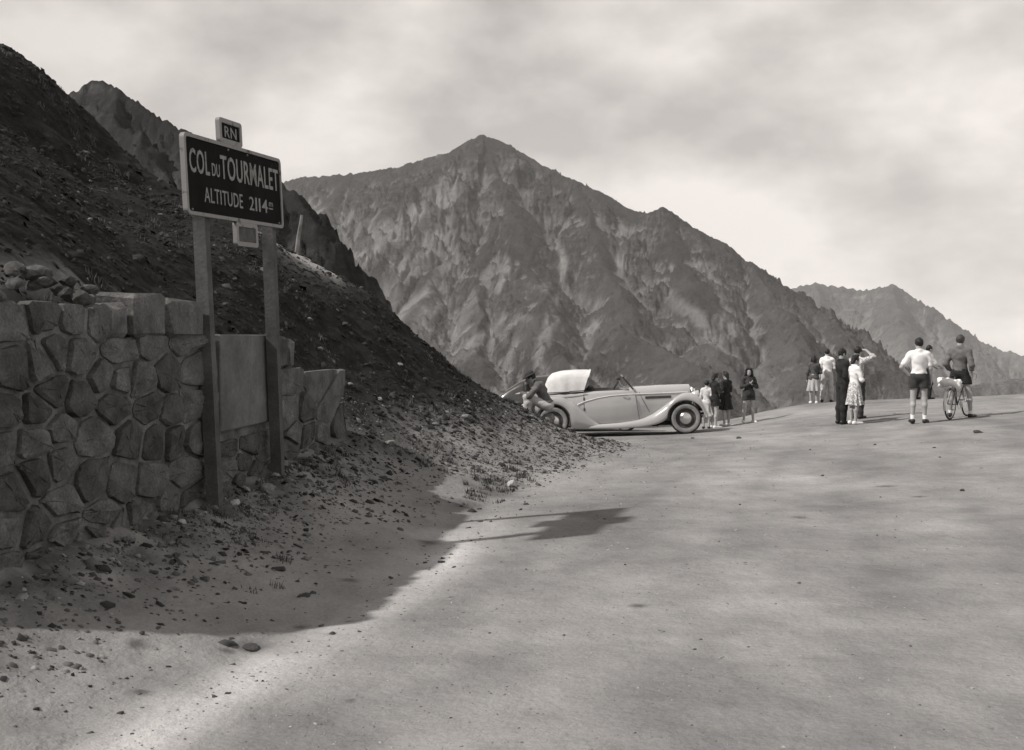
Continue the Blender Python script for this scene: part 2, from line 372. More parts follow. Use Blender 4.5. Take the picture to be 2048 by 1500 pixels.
def build_ground():
    rows = np.concatenate([np.geomspace(3.6, 9, 60)[:-1], np.geomspace(9, 46, 560)[:-1], np.geomspace(46, 620, 90)])
    U = np.linspace(-1, 1, 560); U = np.sign(U) * (.80 * np.abs(U) + .45 * np.abs(U) ** 3)
    uu, yy = np.meshgrid(U, rows)
    X = uu * yy; Y = yy - 6.0
    Z, s = ground_z(X, Y)
    # dirt and worn patches with a shape of their own
    xe = toe_x(Y)
    d = X - xe
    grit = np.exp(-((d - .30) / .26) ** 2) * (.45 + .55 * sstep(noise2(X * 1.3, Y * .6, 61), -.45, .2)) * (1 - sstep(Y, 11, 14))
    wear = np.zeros_like(X); wob_ = .35 * fbm(X * .15, Y * .15, 3, 81)
    for off, am, wdt in ((1.35, -.16, .16), (2.75, -.14, .16), (2.05, .10, .35), (3.9, -.13, .17), (5.3, -.15, .17), (4.6, .09, .4), (.75, -.12, .2), (6.6, -.08, .2), (8.0, -.08, .2)):
        wear = wear + am * np.exp(-((d + wob_ - off - .04 * Y) / wdt) ** 2) * sstep(fbm(X * .4, Y * .25, 4, 82 + int(off * 10)), -.35, .3)
    wear = wear - .13 * sstep(fbm(X * .55, Y * .28, 5, 83), .12, .42) + .10 * sstep(fbm(X * .9, Y * .5, 5, 84), .15, .4)
    earth = sstep(s, np.where(Y < 13, .5, -.25), np.where(Y < 13, 2.4, .8)) * (.75 + .25 * sstep(fbm(X * 1.3, Y * 1.3, 3, 71), -.3, .3))  # verge beside the wall stays paler, lightening its shadow by colour
    Xw = wall_x(Y)
    foot_ = (1 - sstep(X - Xw, .1, 1.0)) * (Y < 15.6) * (Y > 5) * sstep(fbm(X * 2.2, Y * 2.2, 4, 74), -.5, .3) * .75  # shaly debris at the wall foot, painted darker to grade the shade
    shale = sstep(s + .7 * fbm(X * .6, Y * .6, 3, 72), 1.0, 3.2)
    shale = np.where((Y < 16) & (Y > 5.5), np.maximum(shale * (Y > 14), sstep(Xw - X + .3 * fbm(X * 2, Y * 2, 3, 73), .25, .6) * (1 - .6 * np.exp(-((Xw - X - .62) / .2) ** 2) * (Y < 9.4))), shale)
    shale = np.where(X > Xw, np.maximum(shale, foot_), shale)
    # dry paler spoil on the slope and the pale berm beside the wall's low end
    def patch(px, py, rx, ry, dd):
        q = P(px, py, dd); return np.exp(-((X - q.x) / rx) ** 2 - ((Y - q.y) / ry) ** 2)
    pale = patch(610, 510, .75, 1.4, 23.0) + patch(650, 545, .6, 1.2, 22.5) + patch(560, 490, .5, 1.2, 23.5)
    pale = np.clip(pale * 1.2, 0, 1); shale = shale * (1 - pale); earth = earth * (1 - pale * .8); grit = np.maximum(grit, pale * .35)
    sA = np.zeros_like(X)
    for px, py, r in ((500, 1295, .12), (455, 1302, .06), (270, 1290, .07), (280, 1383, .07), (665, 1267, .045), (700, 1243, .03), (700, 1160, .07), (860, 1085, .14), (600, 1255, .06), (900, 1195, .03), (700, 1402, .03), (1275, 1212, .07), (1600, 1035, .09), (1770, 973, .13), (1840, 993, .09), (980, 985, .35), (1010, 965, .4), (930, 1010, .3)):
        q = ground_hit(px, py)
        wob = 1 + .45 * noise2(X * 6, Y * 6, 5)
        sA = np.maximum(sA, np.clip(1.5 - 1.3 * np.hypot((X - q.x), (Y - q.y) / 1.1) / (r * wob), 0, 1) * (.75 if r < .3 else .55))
    nr, nc = X.shape
    idx = np.arange(nr * nc).reshape(nr, nc)
    quads = np.stack([idx[:-1, :-1], idx[:-1, 1:], idx[1:, 1:], idx[1:, :-1]], -1).reshape(-1, 4)
    V = np.stack([X, Y, Z], -1).reshape(-1, 3)
    sc = (s.ravel()[quads].mean(1)); yc = Y.ravel()[quads].mean(1); over = (Y - np.interp(X, EX, EY)).ravel()[quads].mean(1)
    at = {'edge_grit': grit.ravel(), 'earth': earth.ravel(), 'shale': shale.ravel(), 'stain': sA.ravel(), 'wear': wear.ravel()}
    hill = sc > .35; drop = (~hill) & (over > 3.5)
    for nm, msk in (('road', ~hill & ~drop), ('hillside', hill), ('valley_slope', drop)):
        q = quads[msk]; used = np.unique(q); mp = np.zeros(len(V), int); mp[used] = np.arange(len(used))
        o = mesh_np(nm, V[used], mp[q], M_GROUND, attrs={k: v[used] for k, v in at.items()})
        tag(o, kind='structure')
build_ground()

# ---------------------------------------------------------------- mountains
def mountain_material(name, v_grass, v_rock, v_scree, bump=16):
    m, n, b = new_mat(name); L = n.links.new
    geo = n.nodes.new('ShaderNodeNewGeometry'); pos = geo.outputs['Position']
    def nz(scale, det, vec=pos):
        q = n.nodes.new('ShaderNodeTexNoise'); q.inputs['Scale'].default_value = scale; q.inputs['Detail'].default_value = det; q.inputs['Roughness'].default_value = .72
        L(vec, q.inputs['Vector']); return q.outputs[0]
    def mr(v, a, b_, c, d):
        q = n.nodes.new('ShaderNodeMapRange'); L(v, q.inputs[0])
        for i, w in zip((1, 2, 3, 4), (a, b_, c, d)): q.inputs[i].default_value = w
        return q.outputs[0]
    def mix(f, a, b_):
        q = n.nodes.new('ShaderNodeMix'); q.data_type = 'FLOAT'; L(f, q.inputs[0])
        for i, w in ((2, a), (3, b_)):
            if isinstance(w, float): q.inputs[i].default_value = w
            else: L(w, q.inputs[i])
        return q.outputs[0]
    def attr(a):
        q = n.nodes.new('ShaderNodeAttribute'); q.attribute_name = a; return q.outputs['Fac']
    mot = nz(.022, 9)
    g = mr(mot, .3, .7, v_grass * .5, v_grass * 1.5)
    g = mix(attr('low_haze'), g, mr(mot, .3, .7, v_grass * 1.5, v_grass * 3.2))  # grass paler on low slopes: valley haze painted into the tone
    r = mr(nz(.04, 10), .36, .64, v_rock * .2, v_rock * 2.1)
    s = mr(nz(.03, 7), .3, .7, v_scree * .75, v_scree * 1.2)
    mp = n.nodes.new('ShaderNodeMapping'); mp.inputs['Rotation'].default_value = (.5, .35, .3); mp.inputs['Scale'].default_value = (.25, .25, 1.6); L(pos, mp.inputs[0])
    stra = nz(.035, 9, mp.outputs[0])
    mu = n.nodes.new('ShaderNodeMath'); mu.operation = 'MULTIPLY'; L(r, mu.inputs[0]); L(mr(stra, .38, .62, .55, 1.6), mu.inputs[1]); r = mu.outputs[0]
    col = mix(attr('rock'), g, r)
    col = mix(attr('scree'), col, s)
    L(col, b.inputs['Base Color']); b.inputs['Roughness'].default_value = 1; b.inputs['Specular IOR Level'].default_value = .05
    bp = n.nodes.new('ShaderNodeBump'); bp.inputs['Strength'].default_value = 1; bp.inputs['Distance'].default_value = bump
    L(nz(.055, 12), bp.inputs['Height'])
    bs = n.nodes.new('ShaderNodeBump'); bs.inputs['Strength'].default_value = .8; bs.inputs['Distance'].default_value = bump * .8; L(stra, bs.inputs['Height']); L(bp.outputs[0], bs.inputs['Normal']); L(bs.outputs[0], b.inputs['Normal'])
    return m

def ridge_field(X, Y, ridges, soft):
    """height as the upper envelope of ridge lines, each falling off to both sides"""
    Z = np.full(X.shape, -400.0); Tn = np.zeros(X.shape); Dn = np.zeros(X.shape)
    w0x = fbm(X / 230, Y / 230, 5, 41, gain=.55); w0y = fbm(X / 230, Y / 230, 5, 47, gain=.55)
    for ri, (pts, k) in enumerate(ridges):
        wa = 30 if ri == 0 else 48
        wx, wy = wa * w0x, wa * w0y
        acc = 0
        zb = np.full(X.shape, -1e4); tb = np.zeros(X.shape); db = np.zeros(X.shape)
        for (a, b_) in zip(pts[:-1], pts[1:]):
            ax, ay, az = a; bx, by, bz = b_
            dx_, dy_ = bx - ax, by - ay; l2 = dx_ * dx_ + dy_ * dy_
            t = np.clip(((X - ax) * dx_ + (Y - ay) * dy_) / l2, 0, 1)
            # keep the crest itself where it belongs, wander away from it
            d0 = np.hypot(X - ax - t * dx_, Y - ay - t * dy_)
            f = sstep(d0, 0, 160) if ri == 0 else .25 + .75 * t if acc == 0 else 1.0
            d = np.hypot(X + wx * f - ax - t * dx_, Y + wy * f - ay - t * dy_)
            z = az + (bz - az) * t - k * d * (1 - .10 * np.clip(d / 500, 0, 1.5))
            u = z > zb
            zb = np.where(u, z, zb); tb = np.where(u, acc + t * math.sqrt(l2), tb); db = np.where(u, d0, db)
            acc += math.sqrt(l2)
        # gullies run straight down the flanks
        gl = ridged(tb / 85 + .25 * noise2(db / 120, tb / 120, 51), db / 620 + 3 * k, 4, int(k * 100), gain=.55)
        zb = zb - (gl * -.5 + .5) * np.clip(db / 120, 0, 1) * 34
        u = zb > Z
        h = np.clip(.5 + .5 * (zb - Z) / soft, 0, 1)
        Z = Z * (1 - h) + zb * h + soft * h * (1 - h) * .5
        Dn = np.where(u, db, Dn); Tn = np.where(u, tb, Tn)
    return Z, Dn, Tn

def px_ridge(pts): return [tuple(P(x, y, d)) for x, y, d in pts]

def build_mountain(name, ridges, u0, u1, nu, y0, y1, ny, mat, soft, floor, amp, seed, runs=None):
    U = np.linspace(u0, u1, nu); R = np.geomspace(y0, y1, ny)
    uu, Y = np.meshgrid(U, R); X = uu * Y
    Z, D, T = ridge_field(X, Y, ridges, soft)
    k = np.clip(D / (60 * amp / 10 + 20), 0, 1)
    qx = X + 3 * amp * fbm(X / (12 * amp), Y / (12 * amp), 3, seed + 60); qy = Y + 3 * amp * fbm(X / (12 * amp), Y / (12 * amp), 3, seed + 64)
    Z = Z + .9 * amp * k * (ridged(qx / (14 * amp), qy / (14 * amp), 5, seed + 40, .6) - .3)
    Z = Z + 2.1 * amp * (.12 + .88 * k) * (ridged(qx / (5 * amp), qy / (5 * amp), 6, seed, .6) - .35) + .85 * amp * ridged(qx / (1.7 * amp), qy / (1.7 * amp), 5, seed + 9, .65) * (.35 + .65 * k)
    rib = ridged(qx / (5.5 * amp), qy / (19 * amp), 6, seed + 140, .58)
    Z = Z + (2.6 if amp > 5 else .5) * amp * k * (rib - .4)
    Z = np.maximum(Z, floor + 6 * fbm(X / 200, Y / 200, 4, seed + 3))
    # where rock and scree lie: steepness and hollows
    dzx = np.gradient(Z, axis=1) / np.maximum(np.gradient(X, axis=1), 1e-6)
    dzy = np.gradient(Z, axis=0) / np.maximum(np.gradient(Y, axis=0), 1e-6)
    slope = np.hypot(dzx, dzy)
    def blur(A, r):
        for ax in (0, 1):
            c = np.cumsum(np.concatenate([np.repeat(np.take(A, [0], ax), r + 1, ax), A, np.repeat(np.take(A, [-1], ax), r, ax)], ax), ax)
            n_ = A.shape[ax]
            A = (np.take(c, np.arange(2 * r + 1, 2 * r + 1 + n_), ax) - np.take(c, np.arange(0, n_), ax)) / (2 * r + 1)
        return A
    hollow = blur(blur(Z, 7), 7) - Z
    mott = fbm(X / (14 * amp), Y / (14 * amp), 5, seed + 20)
    rel = np.clip((Z - floor) / (Z.max() - floor), 0, 1)
    rock = sstep(slope + .5 * mott + .35 * rel, 1.15, 1.8)
    streak = noise2(T / (4.0 * amp) , D / (40 * amp), seed + 31)
    scree = sstep(hollow / (.22 * amp) + 1.2 * streak + .8 * mott, .75, 1.5) * (1 - .75 * sstep(rel, .75, .95)) * (1 - .6 * rock)
    low = 1 - sstep(rel, .15, .6)  # lower slopes that take the painted haze
    if runs:
        pts3 = np.stack([X, Z], 0); fx_ = X * FPX / Y; fz_ = (Z - CAMZ) * FPX / Y         # bearing and elevation of every point
        jx = 22 * fbm(X / 70, Y / 70, 5, seed + 77, gain=.6); jz = 22 * fbm(X / 70, Y / 70, 5, seed + 78, gain=.6)
        ext = np.zeros_like(X)
        for wd, st_, line in runs:
            for (ax_, ay_), (bx_, by_) in zip(line[:-1], line[1:]):
                ax2, az2, bx2, bz2 = ax_ - 1024, HORIZON - ay_, bx_ - 1024, HORIZON - by_
                l2 = (bx2 - ax2) ** 2 + (bz2 - az2) ** 2
                t = np.clip(((fx_ + jx - ax2) * (bx2 - ax2) + (fz_ + jz - az2) * (bz2 - az2)) / l2, 0, 1)
                dd = np.hypot(fx_ + jx - ax2 - t * (bx2 - ax2), fz_ + jz - az2 - t * (bz2 - az2))
                ext = np.maximum(ext, st_ * np.clip(1.5 - dd / (wd * 1.25), 0, 1))
        brk = sstep(fbm(X / 35, Y / 35, 5, seed + 79, gain=.6), -.3, .2)
        scree = np.clip(scree * .7 + ext * (.12 + .88 * brk), 0, 1); rock = rock * (1 - .5 * ext)
    idx = np.arange(nu * ny).reshape(ny, nu)
    q = np.stack([idx[:-1, :-1], idx[:-1, 1:], idx[1:, 1:], idx[1:, :-1]], -1).reshape(-1, 4)
    o = mesh_np(name, np.stack([X, Y, Z], -1).reshape(-1, 3), q, mat, attrs={'rock': rock.ravel(), 'scree': scree.ravel(), 'low_haze': (low * sstep(mott, -.6, .3)).ravel()})
    return tag(o, kind='structure')

M_MOUNT = mountain_material('mountain_turf_and_rock', .048, .066, .30)
M_CRAG = mountain_material('crag_shale', .028, .045, .07, 2)
skyline = px_ridge([(120, 470, 2350), (300, 430, 2300), (420, 400, 2250), (560, 368, 2200), (600, 357, 2150), (700, 349, 2100), (790, 337, 2050), (850, 320, 2000), (905, 304, 1950), (940, 282, 1920), (965, 271, 1900), (1000, 284, 1880), (1050, 310, 1850), (1100, 340, 1800), (1150, 362, 1750), (1200, 385, 1700), (1262, 424, 1650), (1295, 430, 1630), (1325, 417, 1610), (1348, 443, 1590), (1400, 465, 1560), (1450, 490, 1530), (1500, 528, 1500), (1560, 572, 1460), (1600, 606, 1430), (1650, 640, 1400), (1700, 682, 1370), (1760, 730, 1330), (1850, 800, 1300), (1950, 880, 1250)])
main_ridges = [
    (skyline, .80),
    (px_ridge([(965, 271, 1900), (1005, 360, 1760), (1040, 450, 1600), (1075, 560, 1430), (1110, 660, 1250), (1160, 760, 1080), (1190, 860, 930)]), .86),
    (px_ridge([(905, 304, 1950), (900, 400, 1780), (905, 470, 1660), (860, 580, 1500), (790, 680, 1330), (740, 800, 1150)]), .78),
    (px_ridge([(700, 349, 2100), (650, 420, 1950), (620, 520, 1800), (600, 640, 1600)]), .75),
    (px_ridge([(1150, 362, 1750), (1190, 450, 1600), (1235, 560, 1450), (1260, 650, 1250), (1330, 720, 1080), (1420, 830, 900)]), .84),
    (px_ridge([(1325, 417, 1610), (1370, 520, 1480), (1400, 620, 1350), (1450, 720, 1200), (1520, 830, 1020)]), .88),
    (px_ridge([(1500, 528, 1500), (1530, 620, 1380), (1570, 700, 1250), (1640, 800, 1100)]), .82),
    (px_ridge([(1000, 430, 1650), (960, 560, 1500), (960, 680, 1330), (990, 800, 1100)]), .9),
]
build_mountain('mountain', main_ridges, -.40, .48, 820, 640, 2550, 520, M_MOUNT, 14, -128, 13, 100, [
    (16, .9, [(905, 365), (850, 420), (770, 480), (700, 520)]), (20, .8, [(880, 470), (810, 540), (730, 640), (690, 700)]), (9, .8, [(890, 440), (905, 520), (860, 580), (780, 650)]),
    (8, .8, [(1000, 640), (930, 700), (870, 745)]), (9, .9, [(1110, 600), (1085, 690), (1075, 800)]), (8, .8, [(1190, 650), (1150, 740), (1130, 840)]), (7, .9, [(1010, 520), (1000, 580)]),
    (7, .9, [(1120, 490), (1125, 550), (1090, 570)]), (6, .9, [(1235, 480), (1245, 540)]), (10, .7, [(1330, 590), (1400, 640), (1440, 690)]), (5, .7, [(1400, 520), (1440, 600), (1480, 700)]),
    (16, .6, [(1450, 640), (1500, 720), (1560, 780)]), (8, .7, [(700, 430), (640, 480), (600, 520)]), (14, .5, [(620, 420), (700, 470), (760, 440)]), (12, .5, [(900, 780), (1000, 800), (1060, 810)]), (14, .7, [(860, 620), (820, 700), (880, 760)]), (12, .7, [(760, 560), (720, 590), (690, 640)]), (9, .6, [(950, 600), (900, 680)]), (9, .7, [(1050, 640), (1020, 720), (1000, 790)])])
far_ridges = [
    (px_ridge([(1380, 660, 4300), (1480, 620, 4250), (1560, 590, 4200), (1600, 573, 4150), (1630, 567, 4100), (1680, 574, 4050), (1725, 582, 4000), (1755, 576, 3950), (1785, 571, 3900), (1815, 586, 3850), (1850, 610, 3800), (1900, 645, 3700), (1970, 690, 3600), (2050, 712, 3550), (2150, 728, 3500), (2400, 745, 3500)]), .85),
    (px_ridge([(1650, 790, 1500), (1760, 772, 1650), (1880, 778, 1750), (2000, 764, 1850), (2150, 770, 1900), (2400, 760, 2000)]), .7),
    (px_ridge([(1785, 571, 3900), (1800, 640, 3500), (1830, 720, 3000), (1860, 800, 2600)]), .95),
    (px_ridge([(1630, 567, 4100), (1660, 650, 3600), (1700, 740, 3000)]), .9),
    (px_ridge([(1900, 645, 3700), (1925, 700, 3300), (1960, 790, 2800)]), .95),
]
M_FAR = mountain_material('pale_far_mountain', .10, .13, .24, 30)  # rock and scree tones raised to stand in for distance haze
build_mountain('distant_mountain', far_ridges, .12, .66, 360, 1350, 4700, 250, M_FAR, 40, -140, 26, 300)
# darker crag just behind the near slope
crag_ridges = [
    (px_ridge([(-260, 250, 190), (-60, 210, 185), (60, 205, 182), (130, 198, 180), (160, 182, 178), (190, 164, 176), (235, 180, 172), (300, 226, 166), (365, 262, 160), (450, 312, 152), (562, 370, 142), (600, 400, 138), (632, 455, 134), (655, 520, 131), (662, 620, 128), (668, 800, 124)]), 1.6),
    (px_ridge([(235, 180, 172), (250, 300, 150), (280, 420, 125)]), 1.3),
    (px_ridge([(365, 262, 160), (390, 380, 140), (440, 520, 115)]), 1.3),
    (px_ridge([(562, 370, 142), (570, 480, 130), (580, 600, 118)]), 1.5),
]
_k = ridge_field
def ridge_field_small(X, Y, ridges, soft):
    Z, D, T = _k(X * 10, Y * 10, [([(a * 10, b * 10, c * 10) for a, b, c in p], k) for p, k in ridges], soft * 10)
    return Z / 10, D, T
ridge_field = ridge_field_small
build_mountain('crag', crag_ridges, -.75, .02, 320, 78, 260, 200, M_CRAG, 2.2, -90, 2.2, 700)
ridge_field = _k
# valley floor to the horizon
vf = MB().grid([[(x, y, -134 - .0 * x) for x in np.linspace(-6500, 6500, 14)] for y in np.linspace(-480, 7000, 14)]).build('valley_floor', M_MOUNT)
tag(vf, kind='structure')

# the air
def build_haze():
    o = MB().box((0, 3270, 180), (13600, 7900, 640)).build('haze', None, smooth=False)
    m = bpy.data.materials.new('haze_air'); m.use_nodes = True; n = m.node_tree; n.nodes.clear()
    ou = n.nodes.new('ShaderNodeOutputMaterial'); pv = n.nodes.new('ShaderNodeVolumePrincipled')
    pv.inputs['Color'].default_value = (.95, .95, .95, 1); pv.inputs['Density'].default_value = .000075; pv.inputs['Anisotropy'].default_value = 0.0
    n.links.new(pv.outputs[0], ou.inputs['Volume']); o.data.materials.append(m)
    tag(o, kind='stuff')
build_haze()
# ---------------------------------------------------------------- rubble retaining wall
M_STONE = mat_noise('wall_stone', .055, .13, scale=3.5, detail=7, rough=.9, bump=.9, bscale=16, fine=.3, bdist=.02)
M_STONE2 = mat_noise('wall_stone_dark', .03, .08, scale=4.0, detail=7, rough=.9, bump=.9, bscale=15, fine=.3, bdist=.02)
M_MORTAR = mat_noise('wall_mortar', .06, .165, scale=5, detail=7, rough=.95, bump=.7, bscale=30, fine=.2, bdist=.015)
M_SLAB = mat_noise('cement_slab', .085, .165, scale=1.8, detail=6, rough=.9, bump=.25, bscale=40, fine=.12, bdist=.006)
WDIR = Vector((.115, 1, 0)).normalized(); WNRM = Vector((1, -.115, 0)).normalized()
wall = tag(empty('stone_wall', (wall_x(10.5), 10.5, .1)), 'rough mortared rubble retaining wall stepping down along the road bank', 'wall')
def wpt(Y, z, off=0.0):
    return Vector((wall_x(Y), Y, z)) + WNRM * off - wall.location
def to_wall(px, py):
    a = (px - 1024) / FPX; Y = -(3.25 + .115 * 7.5) / (a - .115)
    return Y, P(px, py, Y).z
seeds = []
for zx, zy in ((480, 690), (240, 720), (90, 700), (700, 640), (900, 640), (790, 820), (940, 800), (390, 850), (500, 880), (630, 890), (220, 990), (80, 960), (460, 1030), (670, 1050), (930, 1050), (820, 1090), (90, 1180), (320, 1230), (560, 1240), (715, 1250), (830, 1230), (960, 1235)):
    seeds.append(to_wall(80 + zx / 3.125, 480 + zy / 3.125))
for zx, zy in ((90, 290), (320, 380), (490, 390), (670, 400), (900, 330), (790, 530), (930, 500), (620, 590), (370, 610), (110, 520), (100, 720), (330, 720), (1190, 170), (1290, 150), (1395, 190), (1260, 260), (1340, 330), (1180, 300), (1420, 330), (1230, 390)):
    seeds.append(to_wall(80 + zx / 3.125, 840 + zy / 3.125))
for zx, zy in ((1720, 920), (1560, 900), (1660, 1070), (1785, 1070), (1555, 1060), (1590, 1210), (1665, 1225), (1765, 1225), (1560, 1330), (1850, 1200), (1690, 1350)):
    seeds.append(to_wall(80 + zx / 3.125, 480 + zy / 3.125))
r_ = random.Random(3)
for Y in np.arange(7.1, 7.55, .4):
    for z in np.arange(.2, 1.65, .27): seeds.append((Y + r_.uniform(-.12, .12), z + r_.uniform(-.07, .07)))
for Y in np.arange(7.6, 15, .5): seeds.append((Y + r_.uniform(-.1, .1), float(wall_base(Y)) - .05 + r_.uniform(-.03, .03)))
for Y in np.arange(7.15, 8.6, .40): seeds.append((Y + r_.uniform(-.07, .07), 1.86 + r_.uniform(-.04, .04)))
def sec_top(Y):
    if Y < 8.53: return 1.98
    if Y < 8.87: return 1.72
    if Y < 10.45: return 1.75
    if Y < 10.66: return 1.74
    if Y < 12.40: return .70
    if Y < 13.06: return 1.36
    return float(wall_top(Y))
def clip_poly(poly, nx, ny, c):
    outp = []
    for i in range(len(poly)):
        p, q = poly[i], poly[(i + 1) % len(poly)]
        dp = nx * p[0] + ny * p[1] - c; dq = nx * q[0] + ny * q[1] - c
        if dp <= 0: outp.append(p)
        if dp * dq < 0:
            t = dp / (dp - dq); outp.append((p[0] + (q[0] - p[0]) * t, p[1] + (q[1] - p[1]) * t))
    return outp
AN = .58
pts = [(y * AN, z) for y, z in seeds]
for i, (sx, sz) in enumerate(pts):
    Y0 = seeds[i][0]; top = sec_top(Y0); bot = float(wall_base(Y0)) - .22
    poly = [(sx - .6, bot), (sx + .6, bot), (sx + .6, top), (sx - .6, top)]
    for j, (tx, tz) in enumerate(pts):
        if i == j: continue
        nx, nz = tx - sx, tz - sz; l = math.hypot(nx, nz)
        if l > 1.2 or l < 1e-6: continue
        nx /= l; nz /= l
        poly = clip_poly(poly, nx, nz, nx * (sx + tx) / 2 + nz * (sz + tz) / 2 - r_.uniform(.009, .026))
        if len(poly) < 3: break
    lim = []
    if Y0 < 8.53 and seeds[i][1] > 1.6: poly = clip_poly(poly, 1, 0, 8.50 * AN)
    if 8.0 < Y0 < 10.66 and seeds[i][1] > .7: poly = clip_poly(poly, 1, 0, 10.64 * AN)
    if Y0 > 12.40 and seeds[i][1] > .66: poly = clip_poly(poly, -1, 0, -12.43 * AN)
    poly = clip_poly(poly, -1, 0, -WALL0 * AN); poly = clip_poly(poly, 1, 0, 15.35 * AN)
    if len(poly) < 3: continue
    pl = [(x / AN, z) for x, z in poly]
    ar = abs(sum(pl[k][0] * pl[(k + 1) % len(pl)][1] - pl[(k + 1) % len(pl)][0] * pl[k][1] for k in range(len(pl)))) / 2
    if ar < .008: continue
    cutc = r_.uniform(.08, .17)
    for _ in range(2):                                   # knock the corners off unevenly
        pl = [q for k in range(len(pl)) for q in ((pl[k][0] * (1 - cutc) + pl[(k + 1) % len(pl)][0] * cutc, pl[k][1] * (1 - cutc) + pl[(k + 1) % len(pl)][1] * cutc), (pl[k][0] * cutc + pl[(k + 1) % len(pl)][0] * (1 - cutc), pl[k][1] * cutc + pl[(k + 1) % len(pl)][1] * (1 - cutc)))]
    pl = [(a_ + r_.uniform(-.008, .008), b_ + r_.uniform(-.007, .007)) for a_, b_ in pl]
    cx = sum(p[0] for p in pl) / len(pl); cz = sum(p[1] for p in pl) / len(pl)
    bul = r_.uniform(.015, .04); tx_, tz_ = r_.uniform(-.10, .10), r_.uniform(-.14, .10)
    rings = []
    for sc, dp in ((1.0, -.06), (1.0, .0), (.965, bul * .75), (.80, bul * .95), (.45, bul * 1.0)):
        rings.append([wpt(cx + (p[0] - cx) * sc + r_.uniform(-.006, .006), cz + (p[1] - cz) * sc + r_.uniform(-.005, .005), dp + ((p[0] - cx) * tx_ + (p[1] - cz) * tz_) * (dp > 0) + r_.uniform(-.009, .009) * (dp > 0)) for p in pl])
    n_ = len(pl); vs = [v for rg in rings for v in rg] + [wpt(cx, cz, bul * 1.05)]
    fs = [(a * n_ + k, a * n_ + (k + 1) % n_, (a + 1) * n_ + (k + 1) % n_, (a + 1) * n_ + k) for a in range(len(rings) - 1) for k in range(n_)]
    fs += [((len(rings) - 1) * n_ + k, (len(rings) - 1) * n_ + (k + 1) % n_, len(vs) - 1) for k in range(n_)]
    mb = MB(); mb.add(vs, fs); mb.build('stone', M_STONE if r_.random() < .6 else M_STONE2, wall, sharp=32)
# mortar core
prof = [(WALL0, -.5)] + [(WALL0, 1.95), (8.50, 1.95), (8.52, 1.70), (8.86, 1.70), (8.87, 1.73), (10.5, 1.73), (10.64, 1.73), (10.66, 1.70), (12.41, 1.70), (12.43, 1.34), (13.06, 1.34), (13.08, 1.30), (14.6, 1.22), (14.75, 1.0), (15.0, .72), (15.4, .30), (15.4, -.5)]
mb = MB()
fr = [wpt(y, z, -.010 + (-.07 if 10.7 < y < 12.4 else 0)) for y, z in prof]; bk = [wpt(y, z, -.48) for y, z in prof]
n_ = len(prof); mb.add(fr + bk, [tuple(range(n_)), tuple(range(2 * n_ - 1, n_ - 1, -1))] + [(k, k + n_, (k + 1) % n_ + n_, (k + 1) % n_) for k in range(n_)])
mb.build('mortar', M_MORTAR, wall, smooth=False)
def wall_block(name, y0, y1, z0, z1, o0, o1, mat, bev=.02, jit=.008, par=wall, base=None):
    b = MB(); R = Matrix((( WDIR.x, -WNRM.x, 0), (WDIR.y, -WNRM.y, 0), (0, 0, 1)))
    c = wpt((y0 + y1) / 2, (z0 + z1) / 2, (o0 + o1) / 2)
    if base is not None: c = c + wall.location - base
    b.box(c, (y1 - y0, o1 - o0, z1 - z0), R, bev, jit)
    return b.build(name, mat, par, smooth=False)
wall_block('coping_stone', 8.92, 9.50, 1.725, 2.10, -.34, .05, M_STONE, .04, .024)
wall_block('coping_stone', 9.54, 10.30, 1.725, 2.07, -.34, .06, M_STONE, .05, .026)
wall_block('coping_stone', 8.55, 8.88, 1.705, 2.0, -.34, .0, M_MORTAR, .05, .022)
wall_block('coping_stone', 10.36, 10.62, 1.725, 1.85, -.45, .03, M_STONE2, .03, .02)
wall_block('coping_stone', 12.47, 12.80, 1.37, 1.74, -.40, .02, M_STONE2, .03, .015)
wall_block('coping_stone', 12.83, 13.04, 1.37, 1.70, -.42, .035, M_STONE, .03, .02)
slab = wall_block('panel', 10.68, 12.40, .80, 1.755, -.08, .055, M_SLAB, .012, .003)
slab['label'] = 'smooth pale cement panel set into the rubble wall between the sign posts'

# ---------------------------------------------------------------- pass sign on two timber posts
M_POST = mat_noise('weathered_timber', .05, .095, scale=3, detail=5, rough=.85, bump=.3, bscale=30, fine=.15)
M_BLACK = mat_noise('sign_black_enamel', .004, .008, scale=4, rough=.8, bump=.05, spec=.08)
M_RIM = mat_noise('sign_pale_enamel', .04, .20, scale=11, lo=.30, hi=.42, rough=.6, bump=.05, fine=.1)
M_LETTER = mat_noise('sign_letter_enamel', .04, .20, scale=18, lo=.28, hi=.46, rough=.6, bump=0)
TL, BL, TR, BR = P(366, 262, 10.0), P(372, 428, 10.0), P(559, 319, 11.95), P(566, 457, 11.95)
ex = ((TR - TL) + (BR - BL)).normalized(); ey = ((TL - BL) + (TR - BR)); ey = (ey - ex * ey.dot(ex)).normalized(); en = ex.cross(ey)
SW = ((TR - TL).length + (BR - BL).length) / 2; SH = ((TL - BL).length + (TR - BR).length) / 2
SC = (TL + TR + BL + BR) / 4
p1, p2 = P(430, 1012, 10.25), P(556, 948, 12.10)
sign = tag(empty('road_sign', ((p1 + p2) / 2)), 'black mountain pass sign with pale rim and lettering on two timber posts', 'sign')
def sp(a, b, c): return SC + ex * a + ey * b + en * c - sign.location
def rrect(w, h, r, n=5):
    pts_ = []
    for cx, cy, a0 in ((w / 2 - r, h / 2 - r, 0), (-w / 2 + r, h / 2 - r, 90), (-w / 2 + r, -h / 2 + r, 180), (w / 2 - r, -h / 2 + r, 270)):
        for k in range(n + 1):
            a = math.radians(a0 + 90 * k / n); pts_.append((cx + r * math.cos(a), cy + r * math.sin(a)))
    return pts_
